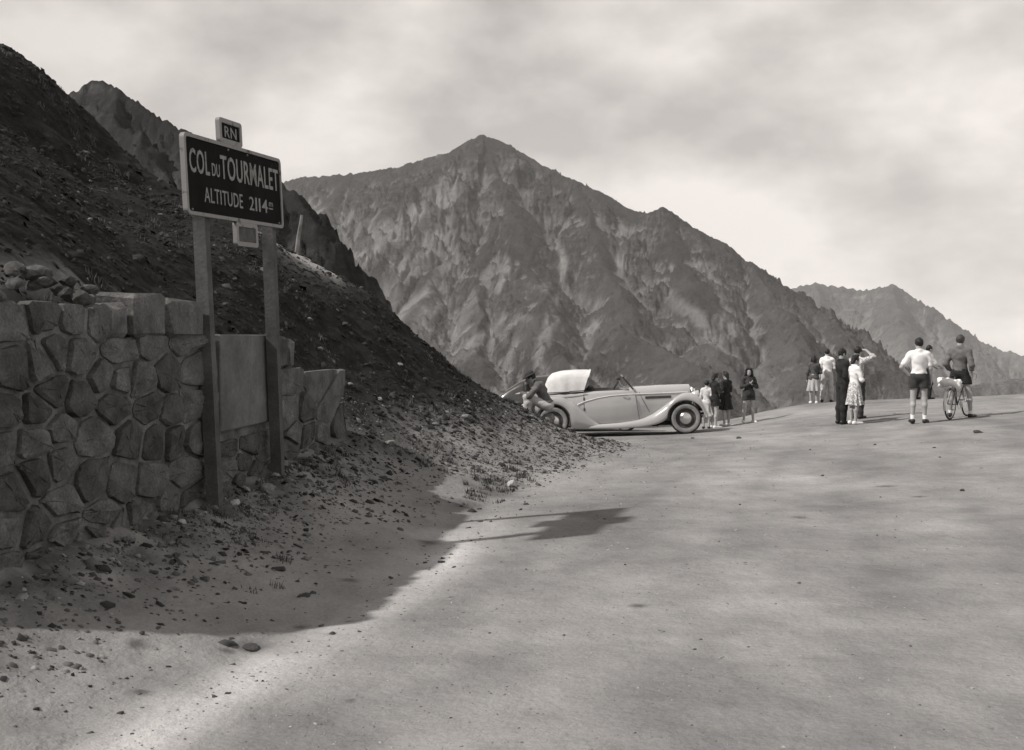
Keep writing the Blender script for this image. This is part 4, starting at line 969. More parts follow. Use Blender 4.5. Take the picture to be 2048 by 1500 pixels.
for sd in (-1, 1):
    f_ = fender('front_fender', car, xsf, ftop, fbot, lambda x: interp(x, [(-2.7, .60), (-1.2, .56), (-.6, .40), (.1, .26), (.53, .34)]), lambda x: interp(x, [(-2.7, .765), (-1.2, .80), (-.5, .84), (.3, .84), (.53, .78)]), sd, M_CREAM); f_.location = (0, YC, 0)
    f_ = fender('rear_fender', car, xsr, rtop, rbot, lambda x: interp(x, [(-4.1, .15), (-3.6, .4), (-2.6, .55), (-1.95, .62)]), lambda x: interp(x, [(-4.1, .62), (-3.8, .78), (-3.1, .85), (-2.6, .83), (-1.95, .735)]), sd, M_CREAM); f_.location = (0, YC, 0)
    # door, hinges, moulding, vent
    def side(x, z, off):
        s = body_sec(x); ys = [q[0] for q in s[:6]]; zs = [q[1] for q in s[:6]]
        return (x, cy(sd * (float(np.interp(z, zs, ys)) + off)), z)
    d_x0, d_x1 = -2.36, -1.17
    rows = []
    for t in np.linspace(0, 1, 13):
        rows.append([side(d_x0 + (d_x1 - d_x0 + .10 * (1 - q)) * t, .30 + (interp(d_x0 + (d_x1 - d_x0) * t, belt) - .06 - .30) * q, .009) for q in np.linspace(0, 1, 8)])
    door = MB().grid(rows).build('door', M_CREAM, car)
    edge = [r[0] for r in rows[:1]] and [rows[0][k] for k in range(8)]
    MB().tube([(p[0] - .006, p[1], p[2]) for p in edge], .006, 4).build('gap', M_GAP, door)
    MB().tube([(p[0] + .006, p[1], p[2]) for p in rows[-1]], .006, 4).build('gap', M_GAP, door)
    for z in (.88, .64, .42): MB().box(side(d_x0 - .005, z, .014), (.035, .022, .07), None, .008).build('hinge', M_GAP, door)
    MB().tube([side(-1.45, .90, .02), side(-1.37, .90, .035), side(-1.30, .90, .02)], .010, 5).build('handle', M_CHROME, door)
    # cowl line
    MB().tube([side(x, z, .004) for x, z in ((-1.06, 1.0), (-.99, .84), (-.90, .66), (-.82, .52))], .006, 4).build('bonnet_gap', M_GAP, car)
    MB().tube([side(x, z, .012) for x, z in ((-2.68, .62), (-2.60, .69), (-2.48, .765), (-2.3, .83), (-2.05, .89), (-1.75, .935), (-1.4, .955), (-1.1, .955), (-.7, .955), (-.2, .96), (.1, .965))], .013, 6).build('moulding', M_HOODTOP, car)
    v_ = MB(); v_.grid([[side(x, z, .006) for z in (.835, .865, .895)] for x in np.linspace(-.92, -.30, 8)]); v_.build('bonnet_vent', M_RIMD, car)
    # lamp
    hl = empty('headlamp', (.30, cy(sd * .44), .90)); hl.parent = car
    MB().lathe([(.001, -.16), (.05, -.13), (.09, -.04), (.105, .02), (.105, .04)], axis='x', n=20).build('bowl', M_CREAM, hl)
    MB().lathe([(.105, .035), (.08, .055), (.001, .06)], axis='x', n=20).build('lens', M_GLASS, hl)
    wheel(car, 0, cy(sd * YC), .37, .37, .19, sd)
    wheel(car, -WB, cy(sd * YC), .37, .37, .19, sd)
MB().tube([(.42, cy(-.82), .40), (.58, cy(-.6), .40), (.62, cy(0), .40), (.58, cy(.6), .40), (.42, cy(.82), .40)], .045, 8).build('front_bumper', M_CHROME, car)
for sd in (-1, 1): MB().tube([(.0, cy(sd * .35), .38), (.30, cy(sd * .38), .36), (.59, cy(sd * .42), .40)], .03, 6).build('bumper_bracket', M_UNDER, car)
MB().tube([(-3.95, cy(-.7), .42), (-4.15, cy(0), .42), (-3.95, cy(.7), .42)], .045, 8).build('rear_bumper', M_CHROME, car)
b = MB().box((-1.75, cy(0), .245), (4.1, 1.05, .09), None, .02); b.box((-3.1, cy(0), .37), (.12, 1.3, .12)); b.box((0, cy(0), .37), (.10, 1.25, .10)); b.box((-1.2, cy(0), .19), (1.2, .3, .08)); b.build('chassis', M_UNDER, car, smooth=False)

# ---- dark saloon behind it, mostly hidden ----
pa = Vector((2.95, 28.35, 0)); pa.z = gz(pa.x, pa.y); pb = Vector((.25, 28.6, 0)); pb.z = max(gz(pb.x, pb.y), pa.z - .10)
sal = car_root('saloon_car', pa, pb, 'dark closed saloon parked behind the cream convertible')
YC = .66
st = [(-3.55, .55), (-3.4, .85), (-3.1, 1.12), (-2.75, 1.34), (-2.35, 1.45), (-1.9, 1.47), (-1.45, 1.42), (-1.25, 1.30), (-.98, 1.02), (-.9, .96), (-.4, .93), (.1, .90), (.25, .86)]
sh = [(-3.55, .42), (-3.2, .56), (-2.6, .64), (-1.4, .66), (-.9, .56), (-.3, .42), (.25, .30)]
rows = []
for x in np.concatenate([np.linspace(-3.55, -1.5, 22), np.linspace(-1.45, -.9, 8), np.linspace(-.8, .25, 8)]):
    zt, w = interp(x, st), interp(x, sh); zb = .26
    cab = max(0, min(1, (zt - .93) / .45))
    zbelt = min(.93, zt - .02)
    sec = [(w * .93, zb), (w, zb + (zbelt - zb) * .5), (w * .99, zbelt - .04), (w * (.97 - .05 * cab), zbelt), (w * (.93 - .12 * cab), zbelt + (zt - zbelt) * .6), (w * (.85 - .14 * cab), zbelt + (zt - zbelt) * .88), (w * .55, zt - .008), (0, zt + .012)]
    rows.append([(x, cy(-y), z) for y, z in sec] + [(x, cy(y), z) for y, z in reversed(sec[:-1])])
MB().grid(rows).build('body', M_DARKPAINT, sal, sharp=45)
for fr_ in (rows[0], rows[-1]): b = MB(); b.add(fr_, [tuple(range(len(fr_)))]); b.build('end_panel', M_DARKPAINT, sal, smooth=False)
for sd in (-1, 1):
    for x0, x1 in ((-2.65, -2.05), (-1.98, -1.42)):
        b = MB(); b.grid([[(x, cy(sd * y), z) for y, z in ((.628, .99), (.60, 1.12), (.555, 1.30))] for x in np.linspace(x0, x1, 5)]); b.build('window', M_INT, sal)
    t1 = lambda x: interp(x, [(-1.5, .27), (-1.0, .34), (-.7, .5), (-.45, .7), (-.2, .84), (0, .87), (.25, .80), (.42, .6), (.50, .42)])
    b1 = lambda x: .34 if x > .42 else (arch(x, 0, .42, .33) if x > -.40 else interp(x, [(-1.5, .18), (-.7, .22), (-.40, .38)]))
    f_ = fender('front_fender', sal, list(np.linspace(-1.5, -.45, 10)) + list(np.linspace(-.4, .42, 18)) + [.46, .50], t1, b1, lambda x: interp(x, [(-1.5, .52), (-.6, .38), (.1, .25), (.5, .3)]), lambda x: interp(x, [(-1.5, .70), (-.5, .78), (.3, .78), (.5, .72)]), sd, M_DARKPAINT); f_.location = (0, YC, 0)
    t2 = lambda x: interp(x, [(-3.55, .36), (-3.45, .55), (-3.3, .70), (-3.0, .83), (-2.7, .86), (-2.4, .80), (-2.15, .62), (-1.95, .40), (-1.85, .28)])
    b2 = lambda x: .34 if x < -3.12 else (arch(x, -2.71, .41, .33) if x < -2.31 else .20)
    f_ = fender('rear_fender', sal, list(np.linspace(-3.55, -3.15, 7)) + list(np.linspace(-3.11, -2.31, 18)) + list(np.linspace(-2.25, -1.85, 8)), t2, b2, lambda x: interp(x, [(-3.55, .3), (-2.7, .5), (-1.85, .56)]), lambda x: interp(x, [(-3.55, .66), (-2.7, .79), (-1.85, .68)]), sd, M_DARKPAINT); f_.location = (0, YC, 0)
    wheel(sal, 0, cy(sd * YC), .35, .35, .17, sd, steer=math.radians(-28))
    wheel(sal, -2.71, cy(sd * YC), .35, .35, .17, sd)
MB().tube([(-3.5, cy(-.7), .42), (-3.66, cy(0), .42), (-3.5, cy(.7), .42)], .04, 8).build('rear_bumper', M_CHROME, sal)
MB().tube([(.45, cy(-.7), .40), (.58, cy(0), .40), (.45, cy(.7), .40)], .04, 8).build('front_bumper', M_CHROME, sal)
MB().box((-1.4, cy(0), .27), (3.6, .95, .08), None, .02).build('chassis', M_UNDER, sal, smooth=False)
# ---------------------------------------------------------------- people: one continuous skin each, clothes on top
class Vol:
    def __init__(s, h): s.h = h; s.prims = []; s.cuts = []; s.wr = None
    def cap(s, a, b, ra, rb, k=.02, fl=1.0):
        a = np.array(a, float); b = np.array(b, float); m = max(ra, rb) * max(1, fl)
        s.prims.append(('c', np.minimum(a, b) - m, np.maximum(a, b) + m, k, (a, b, ra, rb))); return s
    def ell(s, c, r, k=.02, R=None):
        c = np.array(c, float); r = np.array(r, float); m = r.max()
        s.prims.append(('e', c - m, c + m, k, (c, r, R))); return s
    def sub(s, c, r): s.cuts.append(('e', np.array(c, float), np.array(r, float))); return s
    def cut(s, p, n):
        n = np.array(n, float); s.cuts.append(('p', np.array(p, float), n / np.linalg.norm(n))); return s
    def wrinkle(s, amp, fr=18.0): s.wr = (amp, fr); return s
    def surf(s):
        h = s.h; lo = np.min([p[1] for p in s.prims], 0) - 3 * h - .02; hi = np.max([p[2] for p in s.prims], 0) + 3 * h + .02
        n = np.ceil((hi - lo) / h).astype(int) + 1
        ax = [lo[i] + h * np.arange(n[i]) for i in range(3)]
        D = np.full(n, .2)
        for ty, l, u, k, d in s.prims:
            i0 = np.maximum(((l - k - 2 * h - lo) / h).astype(int), 0); i1 = np.minimum(((u + k + 2 * h - lo) / h).astype(int) + 2, n)
            sl = tuple(slice(i0[i], i1[i]) for i in range(3))
            X, Y, Z = np.meshgrid(*[ax[i][sl[i]] for i in range(3)], indexing='ij', sparse=True)
            if ty == 'c':
                a, b, ra, rb = d; ab = b - a; L2 = max(ab @ ab, 1e-9)
                t = np.clip(((X - a[0]) * ab[0] + (Y - a[1]) * ab[1] + (Z - a[2]) * ab[2]) / L2, 0, 1)
                q = np.sqrt((X - a[0] - t * ab[0]) ** 2 + (Y - a[1] - t * ab[1]) ** 2 + (Z - a[2] - t * ab[2]) ** 2) - (ra + (rb - ra) * t)
            else:
                c, r, R = d
                dx_, dy_, dz_ = X - c[0], Y - c[1], Z - c[2]
                if R is not None:
                    dx_, dy_, dz_ = (R[0][0] * dx_ + R[1][0] * dy_ + R[2][0] * dz_, R[0][1] * dx_ + R[1][1] * dy_ + R[2][1] * dz_, R[0][2] * dx_ + R[1][2] * dy_ + R[2][2] * dz_)
                k0 = np.sqrt((dx_ / r[0]) ** 2 + (dy_ / r[1]) ** 2 + (dz_ / r[2]) ** 2) + 1e-9
                k1 = np.sqrt((dx_ / r[0] ** 2) ** 2 + (dy_ / r[1] ** 2) ** 2 + (dz_ / r[2] ** 2) ** 2) + 1e-9
                q = k0 * (k0 - 1) / k1
            A = D[sl]
            if k > 0:
                hh = np.clip(.5 + .5 * (A - q) / k, 0, 1); D[sl] = A * (1 - hh) + q * hh - k * hh * (1 - hh)
            else: D[sl] = np.minimum(A, q)
        X, Y, Z = np.meshgrid(*ax, indexing='ij', sparse=True)
        if s.wr:
            a_, f_ = s.wr
            D = D + a_ * (np.sin(X * f_ + 2.2 * np.sin(Z * f_ * .6)) * np.sin(Y * f_ * 1.3 + Z * f_ * .8) + .6 * np.sin(Z * f_ * 1.7 + X * f_ * .9 + 1.3))
        for c in s.cuts:
            if c[0] == 'p': D = np.maximum(D, (X - c[1][0]) * c[2][0] + (Y - c[1][1]) * c[2][1] + (Z - c[1][2]) * c[2][2])
            else:
                k0 = np.sqrt(((X - c[1][0]) / c[2][0]) ** 2 + ((Y - c[1][1]) / c[2][1]) ** 2 + ((Z - c[1][2]) / c[2][2]) ** 2)
                D = np.maximum(D, (1 - k0) * c[2].min())
        return nets(D, lo, h)
def nets(D, lo, h):
    ins = D < 0
    nx, ny, nz = D.shape
    cnt = np.zeros((nx - 1, ny - 1, nz - 1), np.int8); acc = np.zeros((nx - 1, ny - 1, nz - 1, 3), np.float32)
    cor = lambda A, o: A[o[0]:nx - 1 + o[0], o[1]:ny - 1 + o[1], o[2]:nz - 1 + o[2]]
    for axx in range(3):
        oth = [i for i in range(3) if i != axx]
        for a in (0, 1):
            for b in (0, 1):
                o0 = [0, 0, 0]; o0[oth[0]] = a; o0[oth[1]] = b; o1 = list(o0); o1[axx] = 1
                d0, d1 = cor(D, o0), cor(D, o1); m = (d0 < 0) != (d1 < 0)
                t = np.where(m, d0 / np.where(m, d0 - d1, 1), 0)
                cnt += m
                for i in range(3): acc[..., i] += m * (o0[i] if i != axx else t)
    act = cnt > 0; idx = np.full(act.shape, -1); idx[act] = np.arange(act.sum())
    ii = np.argwhere(act); V = (ii + acc[act] / cnt[act][:, None]) * h + lo
    quads = []
    for axx in range(3):
        o1_, o2_ = (axx + 1) % 3, (axx + 2) % 3
        s0 = [slice(1, -1)] * 3; s0[axx] = slice(0, -1); s1 = [slice(1, -1)] * 3; s1[axx] = slice(1, None)
        a, b = ins[tuple(s0)], ins[tuple(s1)]
        for flip, m in ((False, a & ~b), (True, ~a & b)):
            e = np.argwhere(m)
            if not len(e): continue
            e[:, o1_] += 1; e[:, o2_] += 1
            def c(d1, d2):
                q = e.copy(); q[:, o1_] -= d1; q[:, o2_] -= d2; return idx[q[:, 0], q[:, 1], q[:, 2]]
            q = np.stack([c(1, 1), c(0, 1), c(0, 0), c(1, 0)], -1)
            quads.append(q[:, ::-1] if flip else q)
    return V, np.concatenate(quads)

def cloth(name, v0, v1, scale=9): return mat_noise(name, v0, v1, scale=scale, rough=.95, bump=.25, bscale=60, bdist=.006, fine=.06)
M_SKIN = mat_noise('skin', .30, .36, scale=5, rough=.6, bump=.05)
M_HAIR = mat_noise('dark_hair', .008, .02, scale=30, rough=.55, bump=.5, bscale=70, bdist=.01)
M_BROWNHAIR = mat_noise('brown_hair', .03, .055, scale=30, rough=.55, bump=.5, bscale=70, bdist=.01)
C_WHITE = cloth('white_cotton', .68, .78); C_CREAM = cloth('cream_cotton', .48, .6); C_GREY = cloth('grey_knit', .10, .15); C_JACK = cloth('worn_grey_jacket', .09, .14); C_LGREY = cloth('light_grey_flannel', .36, .44)
C_DARK = cloth('dark_wool', .014, .028); C_CHAR = cloth('charcoal_wool', .03, .05); C_MID = cloth('dark_grey_tweed', .06, .10); C_PRINT = mat_noise('printed_cotton', .22, .66, scale=34, detail=3, rough=.95, bump=.1, lo=.42, hi=.58)
C_DUST = cloth('dusty_canvas', .26, .40, 5)
M_SHOE = mat_noise('dark_leather', .012, .02, scale=9, rough=.45, bump=0); M_WSHOE = cloth('white_canvas_shoe', .62, .72)
M_EYE = mat_noise('eye_dark', .01, .02, rough=.2, bump=0)

STAND = dict(pelvis=(0, 0, .95), chest=(0, .0, 1.28), neck=(0, -.01, 1.47), head=(0, .02, 1.62), gaze=(0, 1, 0),
             hipR=(.088, 0, .91), kneeR=(.10, .012, .50), ankR=(.10, -.02, .085), toeR=(.125, .15, .03),
             hipL=(-.088, 0, .91), kneeL=(-.10, .012, .50), ankL=(-.10, -.02, .085), toeL=(-.125, .15, .03),
             shR=(.170, -.005, 1.40), elR=(.215, -.03, 1.13), wrR=(.23, .05, .89),
             shL=(-.170, -.005, 1.40), elL=(-.215, -.03, 1.13), wrL=(-.23, .05, .89), handR=None, handL=None)
def vv(a): return np.array(a, float)
def unit(a): a = vv(a); return a / (np.linalg.norm(a) + 1e-9)
def person(label, pos, heading, height, pose, top, bottom, shoes=M_SHOE, socks=None, hair=('short', M_HAIR), fem=False, group=None, hat=None):
    J = dict(STAND); J.update(pose); J = {k: (vv(v) if v is not None else None) for k, v in J.items()}
    sc = height / 1.75
    root = empty('person', pos, -math.radians(heading)); root.scale = (sc, sc, sc); tag(root, label, 'person', group)
    def put(name, V, Q, mat, par=root): return mesh_np(name, V, Q, mat, par)
    sw = .93 if fem else 1.0
    for k in ('shR', 'shL'): J[k] = J[k] * vv((sw, 1, 1))
    P_, C_, N_, H_ = J['pelvis'], J['chest'], J['neck'], J['head']
    g = unit(J['gaze']); up = unit(H_ - N_); up = unit(up * .6 + vv((0, 0, 1)) * .4); g = unit(g - up * (g @ up)); rt = np.cross(g, up)
    RH = np.stack([rt, g, up], 1)
    hp = lambda x, y, z: H_ + RH @ vv((x, y, z))
    spine = unit(N_ - P_); sd = unit(J['shR'] - J['shL']); fw = np.cross(spine, sd); RB = np.stack([sd, -fw if (fw @ vv((0, 1, 0))) < 0 else fw, spine], 1)
    hipw = 1.06 if fem else 1.0
    def torso(v, o=0.0):
        v.ell(P_ + vv((0, -.005, .01)), (.150 * hipw + o, .110 + o, .115 + o), .04, RB)
        v.ell(P_ * .5 + C_ * .5 - vv((0, 0, .02)), ((.118 if fem else .130) + o, .092 + o, .15 + o), .05, RB)
        v.ell(C_, (.140 * sw + o, .102 + o, .17 + o), .05, RB)
        v.cap(J['shR'] * .62 + C_ * .38 + vv((0, 0, .035)), J['shL'] * .62 + C_ * .38 + vv((0, 0, .035)), .070 + o, .070 + o, .05)
        if fem:
            for s_ in (-1, 1): v.ell(C_ + RB @ vv((s_ * .07, .085, .01)), (.055 + o, .05 + o, .055 + o), .03)
        else: v.ell(C_ + RB @ vv((0, -.03, .05)), (.128 + o, .08 + o, .12 + o), .04, RB)
    def arm(v, s_, o=0.0, upto=2.0):
        a, b, c = J['sh' + s_], J['el' + s_], J['wr' + s_]
        t1 = min(upto, 1); t2 = max(min(upto - 1, 1), 0)
        v.cap(a, a + (b - a) * t1, .052 + o, .052 + (-.012) * t1 + o, .03)
        if t2 > 0: v.cap(b, b + (c - b) * t2, .040 + o, .040 - .014 * t2 + o, .025)
        if upto < 2:
            e_ = a + (b - a) * t1 if t2 == 0 else b + (c - b) * t2; d_ = unit(b - a) if t2 == 0 else unit(c - b)
            return e_, d_
        return c, unit(c - b)
    def leg(v, s_, o=0.0, upto=2.0, flare=0.0):
        a, b, c = J['hip' + s_], J['knee' + s_], J['ank' + s_]
        t1 = min(upto, 1); t2 = max(min(upto - 1, 1), 0)
        v.cap(a, a + (b - a) * t1, .084 * hipw + o, .084 * hipw - .03 * t1 + o + flare * t1, .035)
        if t2 > 0:
            m_ = b + (c - b) * .3 + vv((0, -.018, 0))
            v.cap(b, m_, .053 + o + flare, .054 + o + flare, .03)
            if t2 > .3: v.cap(m_, b + (c - b) * t2, .052 + o + flare, .033 + o + flare * 1.3 if t2 > .9 else .042 + o, .03)
    # ---- skin
    v = Vol(.0118)
    torso(v)
    v.cap(N_ - vv((0, 0, .06)), hp(0, -.02, -.06), .066, .058, .03)
    for s_ in 'RL': v.cap(N_ + vv((0, -.01, -.005)), J['sh' + s_] * .75 + N_ * .25 - vv((0, 0, .0)), .05, .045, .03)
    v.ell(H_ + up * .015, (.076, .096, .108), .02, RH); v.ell(hp(0, .028, -.055), (.056, .062, .062), .03, RH); v.ell(hp(0, .062, -.092), (.026, .024, .024), .02, RH)
    v.cap(hp(0, .094, .012), hp(0, .108, -.022), .010, .016, .012); v.ell(hp(0, .082, -.058), (.028, .016, .012), .01, RH)
    for s_ in (-1, 1):
        v.ell(hp(s_ * .076, -.008, -.01), (.012, .02, .03), .008, RH); v.cap(hp(s_ * .02, .084, .026), hp(s_ * .05, .074, .028), .014, .012, .012)
    for s_ in 'RL':
        arm(v, s_); leg(v, s_)
        v.cap(J['ank' + s_] - vv((0, .035, .035)), J['toe' + s_] + vv((0, 0, .012)), .038, .030, .03)
        w_ = J['wr' + s_]; fd = unit(w_ - J['el' + s_])
        if J['hand' + s_] is not None: fd = unit(J['hand' + s_])
        pn = unit(np.cross(fd, vv((0, 1, .2)) if abs(fd[1]) < .8 else vv((1, 0, .2)))); sdv = np.cross(pn, fd)
        if s_ == 'L': pn = -pn
        pc = w_ + fd * .045
        v.ell(pc, (.024, .042, .05), .015, np.stack([pn, sdv, fd], 1))
        for k, (l_, off) in enumerate(((.066, -.030), (.078, -.010), (.074, .010), (.058, .029))):
            a_ = w_ + fd * .085 + sdv * off; m_ = a_ + fd * l_ * .55 - pn * .004; e_ = m_ + unit(fd - pn * .55) * l_ * .5
            v.cap(a_ - fd * .02, m_, .0095, .009, .004); v.cap(m_, e_, .009, .0078, .002)
        th0 = w_ + fd * .03 - sdv * .034; v.cap(th0, th0 + unit(fd - sdv * .7) * .04, .012, .0105, .01); v.cap(th0 + unit(fd - sdv * .7) * .04, th0 + unit(fd - sdv * .7) * .04 + unit(fd - sdv * .1) * .028, .0105, .009, .004)
    V, Q = v.surf(); body = put('body', V, Q, M_SKIN)
    for s_ in (-1, 1):
        MB().sphere(hp(s_ * .032, .084, .008), (.012, .009, .008), 8, 6).build('eye', M_EYE, body)
    # ---- hair
    st_, hm = hair
    v = Vol(.014)
    v.ell(H_ + up * .028 - g * .014, (.086, .100, .108), .02, RH)
    if st_ == 'bob': v.ell(hp(0, -.055, -.05), (.092, .07, .10), .03, RH); v.cap(hp(.07, -.01, .0), hp(.075, 0, -.09), .04, .035, .03); v.cap(hp(-.07, -.01, .0), hp(-.075, 0, -.09), .04, .035, .03)
    if st_ == 'long':
        for s_ in (-1, 1):
            v.cap(hp(s_ * .072, .02, .05), hp(s_ * .10, .01, -.11), .042, .048, .03); v.cap(hp(s_ * .10, .01, -.11), hp(s_ * .095, .02, -.19), .046, .03, .03); v.ell(hp(s_ * .05, .05, .10), (.05, .045, .04), .02, RH)
        v.ell(hp(0, -.06, -.10), (.10, .06, .13), .03, RH)
    if st_ == 'up':
        v.ell(hp(0, .03, .125), (.06, .05, .04), .02, RH); v.ell(hp(.045, .02, .12), (.038, .04, .034), .015, RH); v.ell(hp(-.045, .02, .12), (.038, .04, .034), .015, RH); v.ell(hp(0, -.08, -.06), (.06, .045, .05), .03, RH)
    v.wrinkle(.006, 48)
    if st_ == 'short': v.cut(hp(0, .05, -.03), RH @ vv((0, .85, -.55))); v.cut(hp(0, 0, -.085), RH @ vv((0, 0, -1)))
    elif st_ == 'up': v.cut(hp(0, .055, -.02), RH @ vv((0, .85, -.45)))
    else: v.sub(hp(0, .105, -.045), (.066, .075, .105))
    V, Q = v.surf(); put('hair', V, Q, hm)
    if hat is not None:
        v = Vol(.010); v.ell(hp(0, -.005, .09), (.088, .105, .075), .02, RH); v.ell(hp(0, .01, .055), (.155, .165, .016), .012, RH); V, Q = v.surf(); put('hat', V, Q, hat)
    # ---- lower clothes
    kind, mat = bottom[0], bottom[1]
    v = Vol(.0165)
    v.ell(P_ + vv((0, -.008, .0)), (.152 * hipw + .016, .112 + .018, .115), .04, RB); v.ell(P_ + RB @ vv((0, 0, .07)), (.138 + .012, .10 + .012, .07), .04, RB)
    if kind == 'trousers':
        for s_ in 'RL': leg(v, s_, .022, 2.0, .012)
        v.wrinkle(.006, 22)
        V, Q = v.surf(); o_ = put('trousers', V, Q, mat)
    elif kind == 'shorts':
        t_ = bottom[2]
        for s_ in 'RL': leg(v, s_, .024, t_, .035)
        z_ = (J['hipR'] + (J['kneeR'] - J['hipR']) * t_)[2]
        v.cut((0, 0, z_ - .015), (0, 0, -1)); v.wrinkle(.005, 22); V, Q = v.surf(); put('shorts', V, Q, mat)
    else:                                                # skirt: hem height, flare, folds
        hem, fl, nf = bottom[2], bottom[3], bottom[4]
        cx, cyy = (J['kneeR'] + J['kneeL'])[:2] / 2
        rows_ = []; wz = P_[2] + .13
        for i in range(15):
            t = i / 14; z = wz + (hem - wz) * t
            rr_ = .135 + (.172 * hipw - .135) * min(t / .3, 1) ** .8 + max(t - .3, 0) / .7 * fl; am = .045 * t * t * rr_ / .2
            c0 = P_[:2] * (1 - t) + vv((cx, cyy)) * t
            rows_.append([(c0[0] + (rr_ + am * math.sin(nf * a + 1.5 * math.sin(2 * a))) * math.cos(a), c0[1] + (rr_ * .80 + am * math.sin(nf * a + 1.5 * math.sin(2 * a))) * math.sin(a), z + .008 * math.sin(3 * a) * t) for a in np.linspace(0, 2 * math.pi, 61)])
        rows_.append([(p[0] * .97, p[1] * .97, p[2] + .01) for p in rows_[-1]])
        MB().grid(rows_).build('skirt', mat, root, sharp=80)
    # ---- upper clothes
    nm, mat, sl_len, hem, loose = top
    v = Vol(.0165); torso(v, .007 + loose * .7)
    v.cap(N_ - vv((0, 0, .035)), N_ + up * .02, .072, .068, .03)
    for s_ in 'RL': v.cap(N_ + vv((0, -.01, -.005)), J['sh' + s_] * .75 + N_ * .25, .062, .058, .03)
    if nm in ('jacket', 'coat'):
        v.ell(P_ + vv((0, -.005, -.02)), (.165 * hipw + loose, .128 + loose, .16), .05, RB); v.cap(J['shR'], J['shR'] * .9 + C_ * .1, .066, .07, .03); v.cap(J['shL'], J['shL'] * .9 + C_ * .1, .066, .07, .03)
    ends = []
    for s_ in 'RL':
        e_, d_ = arm(v, s_, .010 + loose * .6, sl_len); ends.append((e_, d_))
    v.wrinkle(.0065, 23 + (len(label) % 7))
    if hem is not None: v.cut(P_ + RB @ vv((0, 0, hem)), RB @ vv((0, 0, -1)))
    V, Q = v.surf(); tp_o = put(nm, V, Q, mat)
    # ---- shoes, socks
    for s_ in 'RL':
        a_, t_ = J['ank' + s_], J['toe' + s_]
        v = Vol(.013); v.cap(a_ - vv((0, .045, .038)), t_ + vv((0, 0, .012)), .046, .037, .02); v.cap(a_ - vv((0, .03, .03)), a_ - vv((0, .03, .01)), .046, .044, .03); v.cut((0, 0, min(a_[2] - .085, t_[2] - .03)), (0, 0, -1)); v.cut((0, 0, a_[2] + .01), (0, 0, 1))
        V, Q = v.surf(); put('shoe', V, Q, shoes)
        if socks is not None:
            v = Vol(.013); v.cap(a_ - vv((0, .01, .02)), a_ + unit(J['knee' + s_] - a_) * socks[1], .041, .043, .01); V, Q = v.surf(); put('sock', V, Q, socks[0])
    return root

def foot(px, py, d=None):
    if d is None: return ground_hit(px, py)
    q = P(px, py, d); q.z = gz(q.x, q.y); return q
def hgt(px_h, q): return px_h * q.y / FPX
ONHIP_L = dict(elL=(-.34, -.06, 1.15), wrL=(-.19, -.02, .99), handL=(.6, .5, -.4))
FOLD = dict(elR=(.24, .06, 1.13), wrR=(.02, .20, 1.16), handR=(-1, .1, .1), elL=(-.24, .06, 1.13), wrL=(-.02, .225, 1.14), handL=(1, .1, .1))
CHEST = dict(elR=(.25, .02, 1.14), wrR=(.05, .20, 1.24), handR=(-.6, .1, .6), elL=(-.25, .02, 1.14), wrL=(-.05, .20, 1.20), handL=(.6, .1, .5))

q = foot(1413, 849, 30.3); person('child in pale jacket and light skirt behind the convertible front fender', q, 25, min(hgt(97, q), 1.38), {}, ('jacket', C_CREAM, 2, -.10, .012), ('skirt', C_LGREY, .52, .06, 9), shoes=M_SHOE, fem=True, hair=('short', M_HAIR))
q = foot(1429, 846, 30.2); person('bare legged woman in dark jacket and shorts with folded arms by the convertible', q, 70, max(hgt(110, q), 1.5), dict(FOLD, gaze=(-.1, 1, 0)), ('jacket', C_DARK, 1.5, -.08, .012), ('shorts', C_DARK, .42), shoes=M_WSHOE, fem=True, hair=('up', M_HAIR))
q = foot(1452, 843, 30.6); person('woman in long dark coat dress with hair pinned up', q, -35, max(hgt(109, q), 1.5), dict(elR=(.23, .04, 1.14), wrR=(.12, .22, 1.05)), ('coat', C_DARK, 1.9, -.10, .012), ('skirt', C_DARK, .54, .05, 8), shoes=M_WSHOE, fem=True, hair=('up', M_HAIR))
q = foot(1497, 840.5, 30.6); person('woman with long curly hair, dark jacket and shorts facing the road', q, 172, max(hgt(111, q), 1.53), dict(CHEST, gaze=(.35, 1, -.1), kneeL=(-.13, .01, .5), ankL=(-.16, -.02, .085), toeL=(-.2, .14, .03), kneeR=(.13, .01, .5), ankR=(.15, -.02, .085), toeR=(.2, .13, .03)), ('jacket', C_CHAR, 2, -.09, .016), ('shorts', C_CHAR, .42), shoes=M_WSHOE, fem=True, hair=('long', M_HAIR))
q = foot(1627, 804, 34.0); person('woman in dark grey jacket and pale pleated skirt at the road edge', q, 12, max(hgt(94, q), 1.5), dict(elR=(.25, .05, 1.13), wrR=(.10, .20, 1.08)), ('jacket', C_MID, 2, -.10, .014), ('skirt', C_LGREY, .47, .03, 10), shoes=M_WSHOE, fem=True, hair=('bob', M_HAIR))
q = foot(1653.5, 804, 34.3); person('man in white shirt and light grey trousers at the road edge', q, 18, max(hgt(107, q), 1.66), dict(kneeL=(-.12, .012, .5), ankL=(-.15, -.02, .085), toeL=(-.18, .14, .03), kneeR=(.12, .012, .5), ankR=(.14, -.02, .085), toeR=(.18, .14, .03), elR=(.23, .03, 1.14), wrR=(.16, .20, 1.0)), ('shirt', C_WHITE, 1.0, .04, .012), ('trousers', C_LGREY))
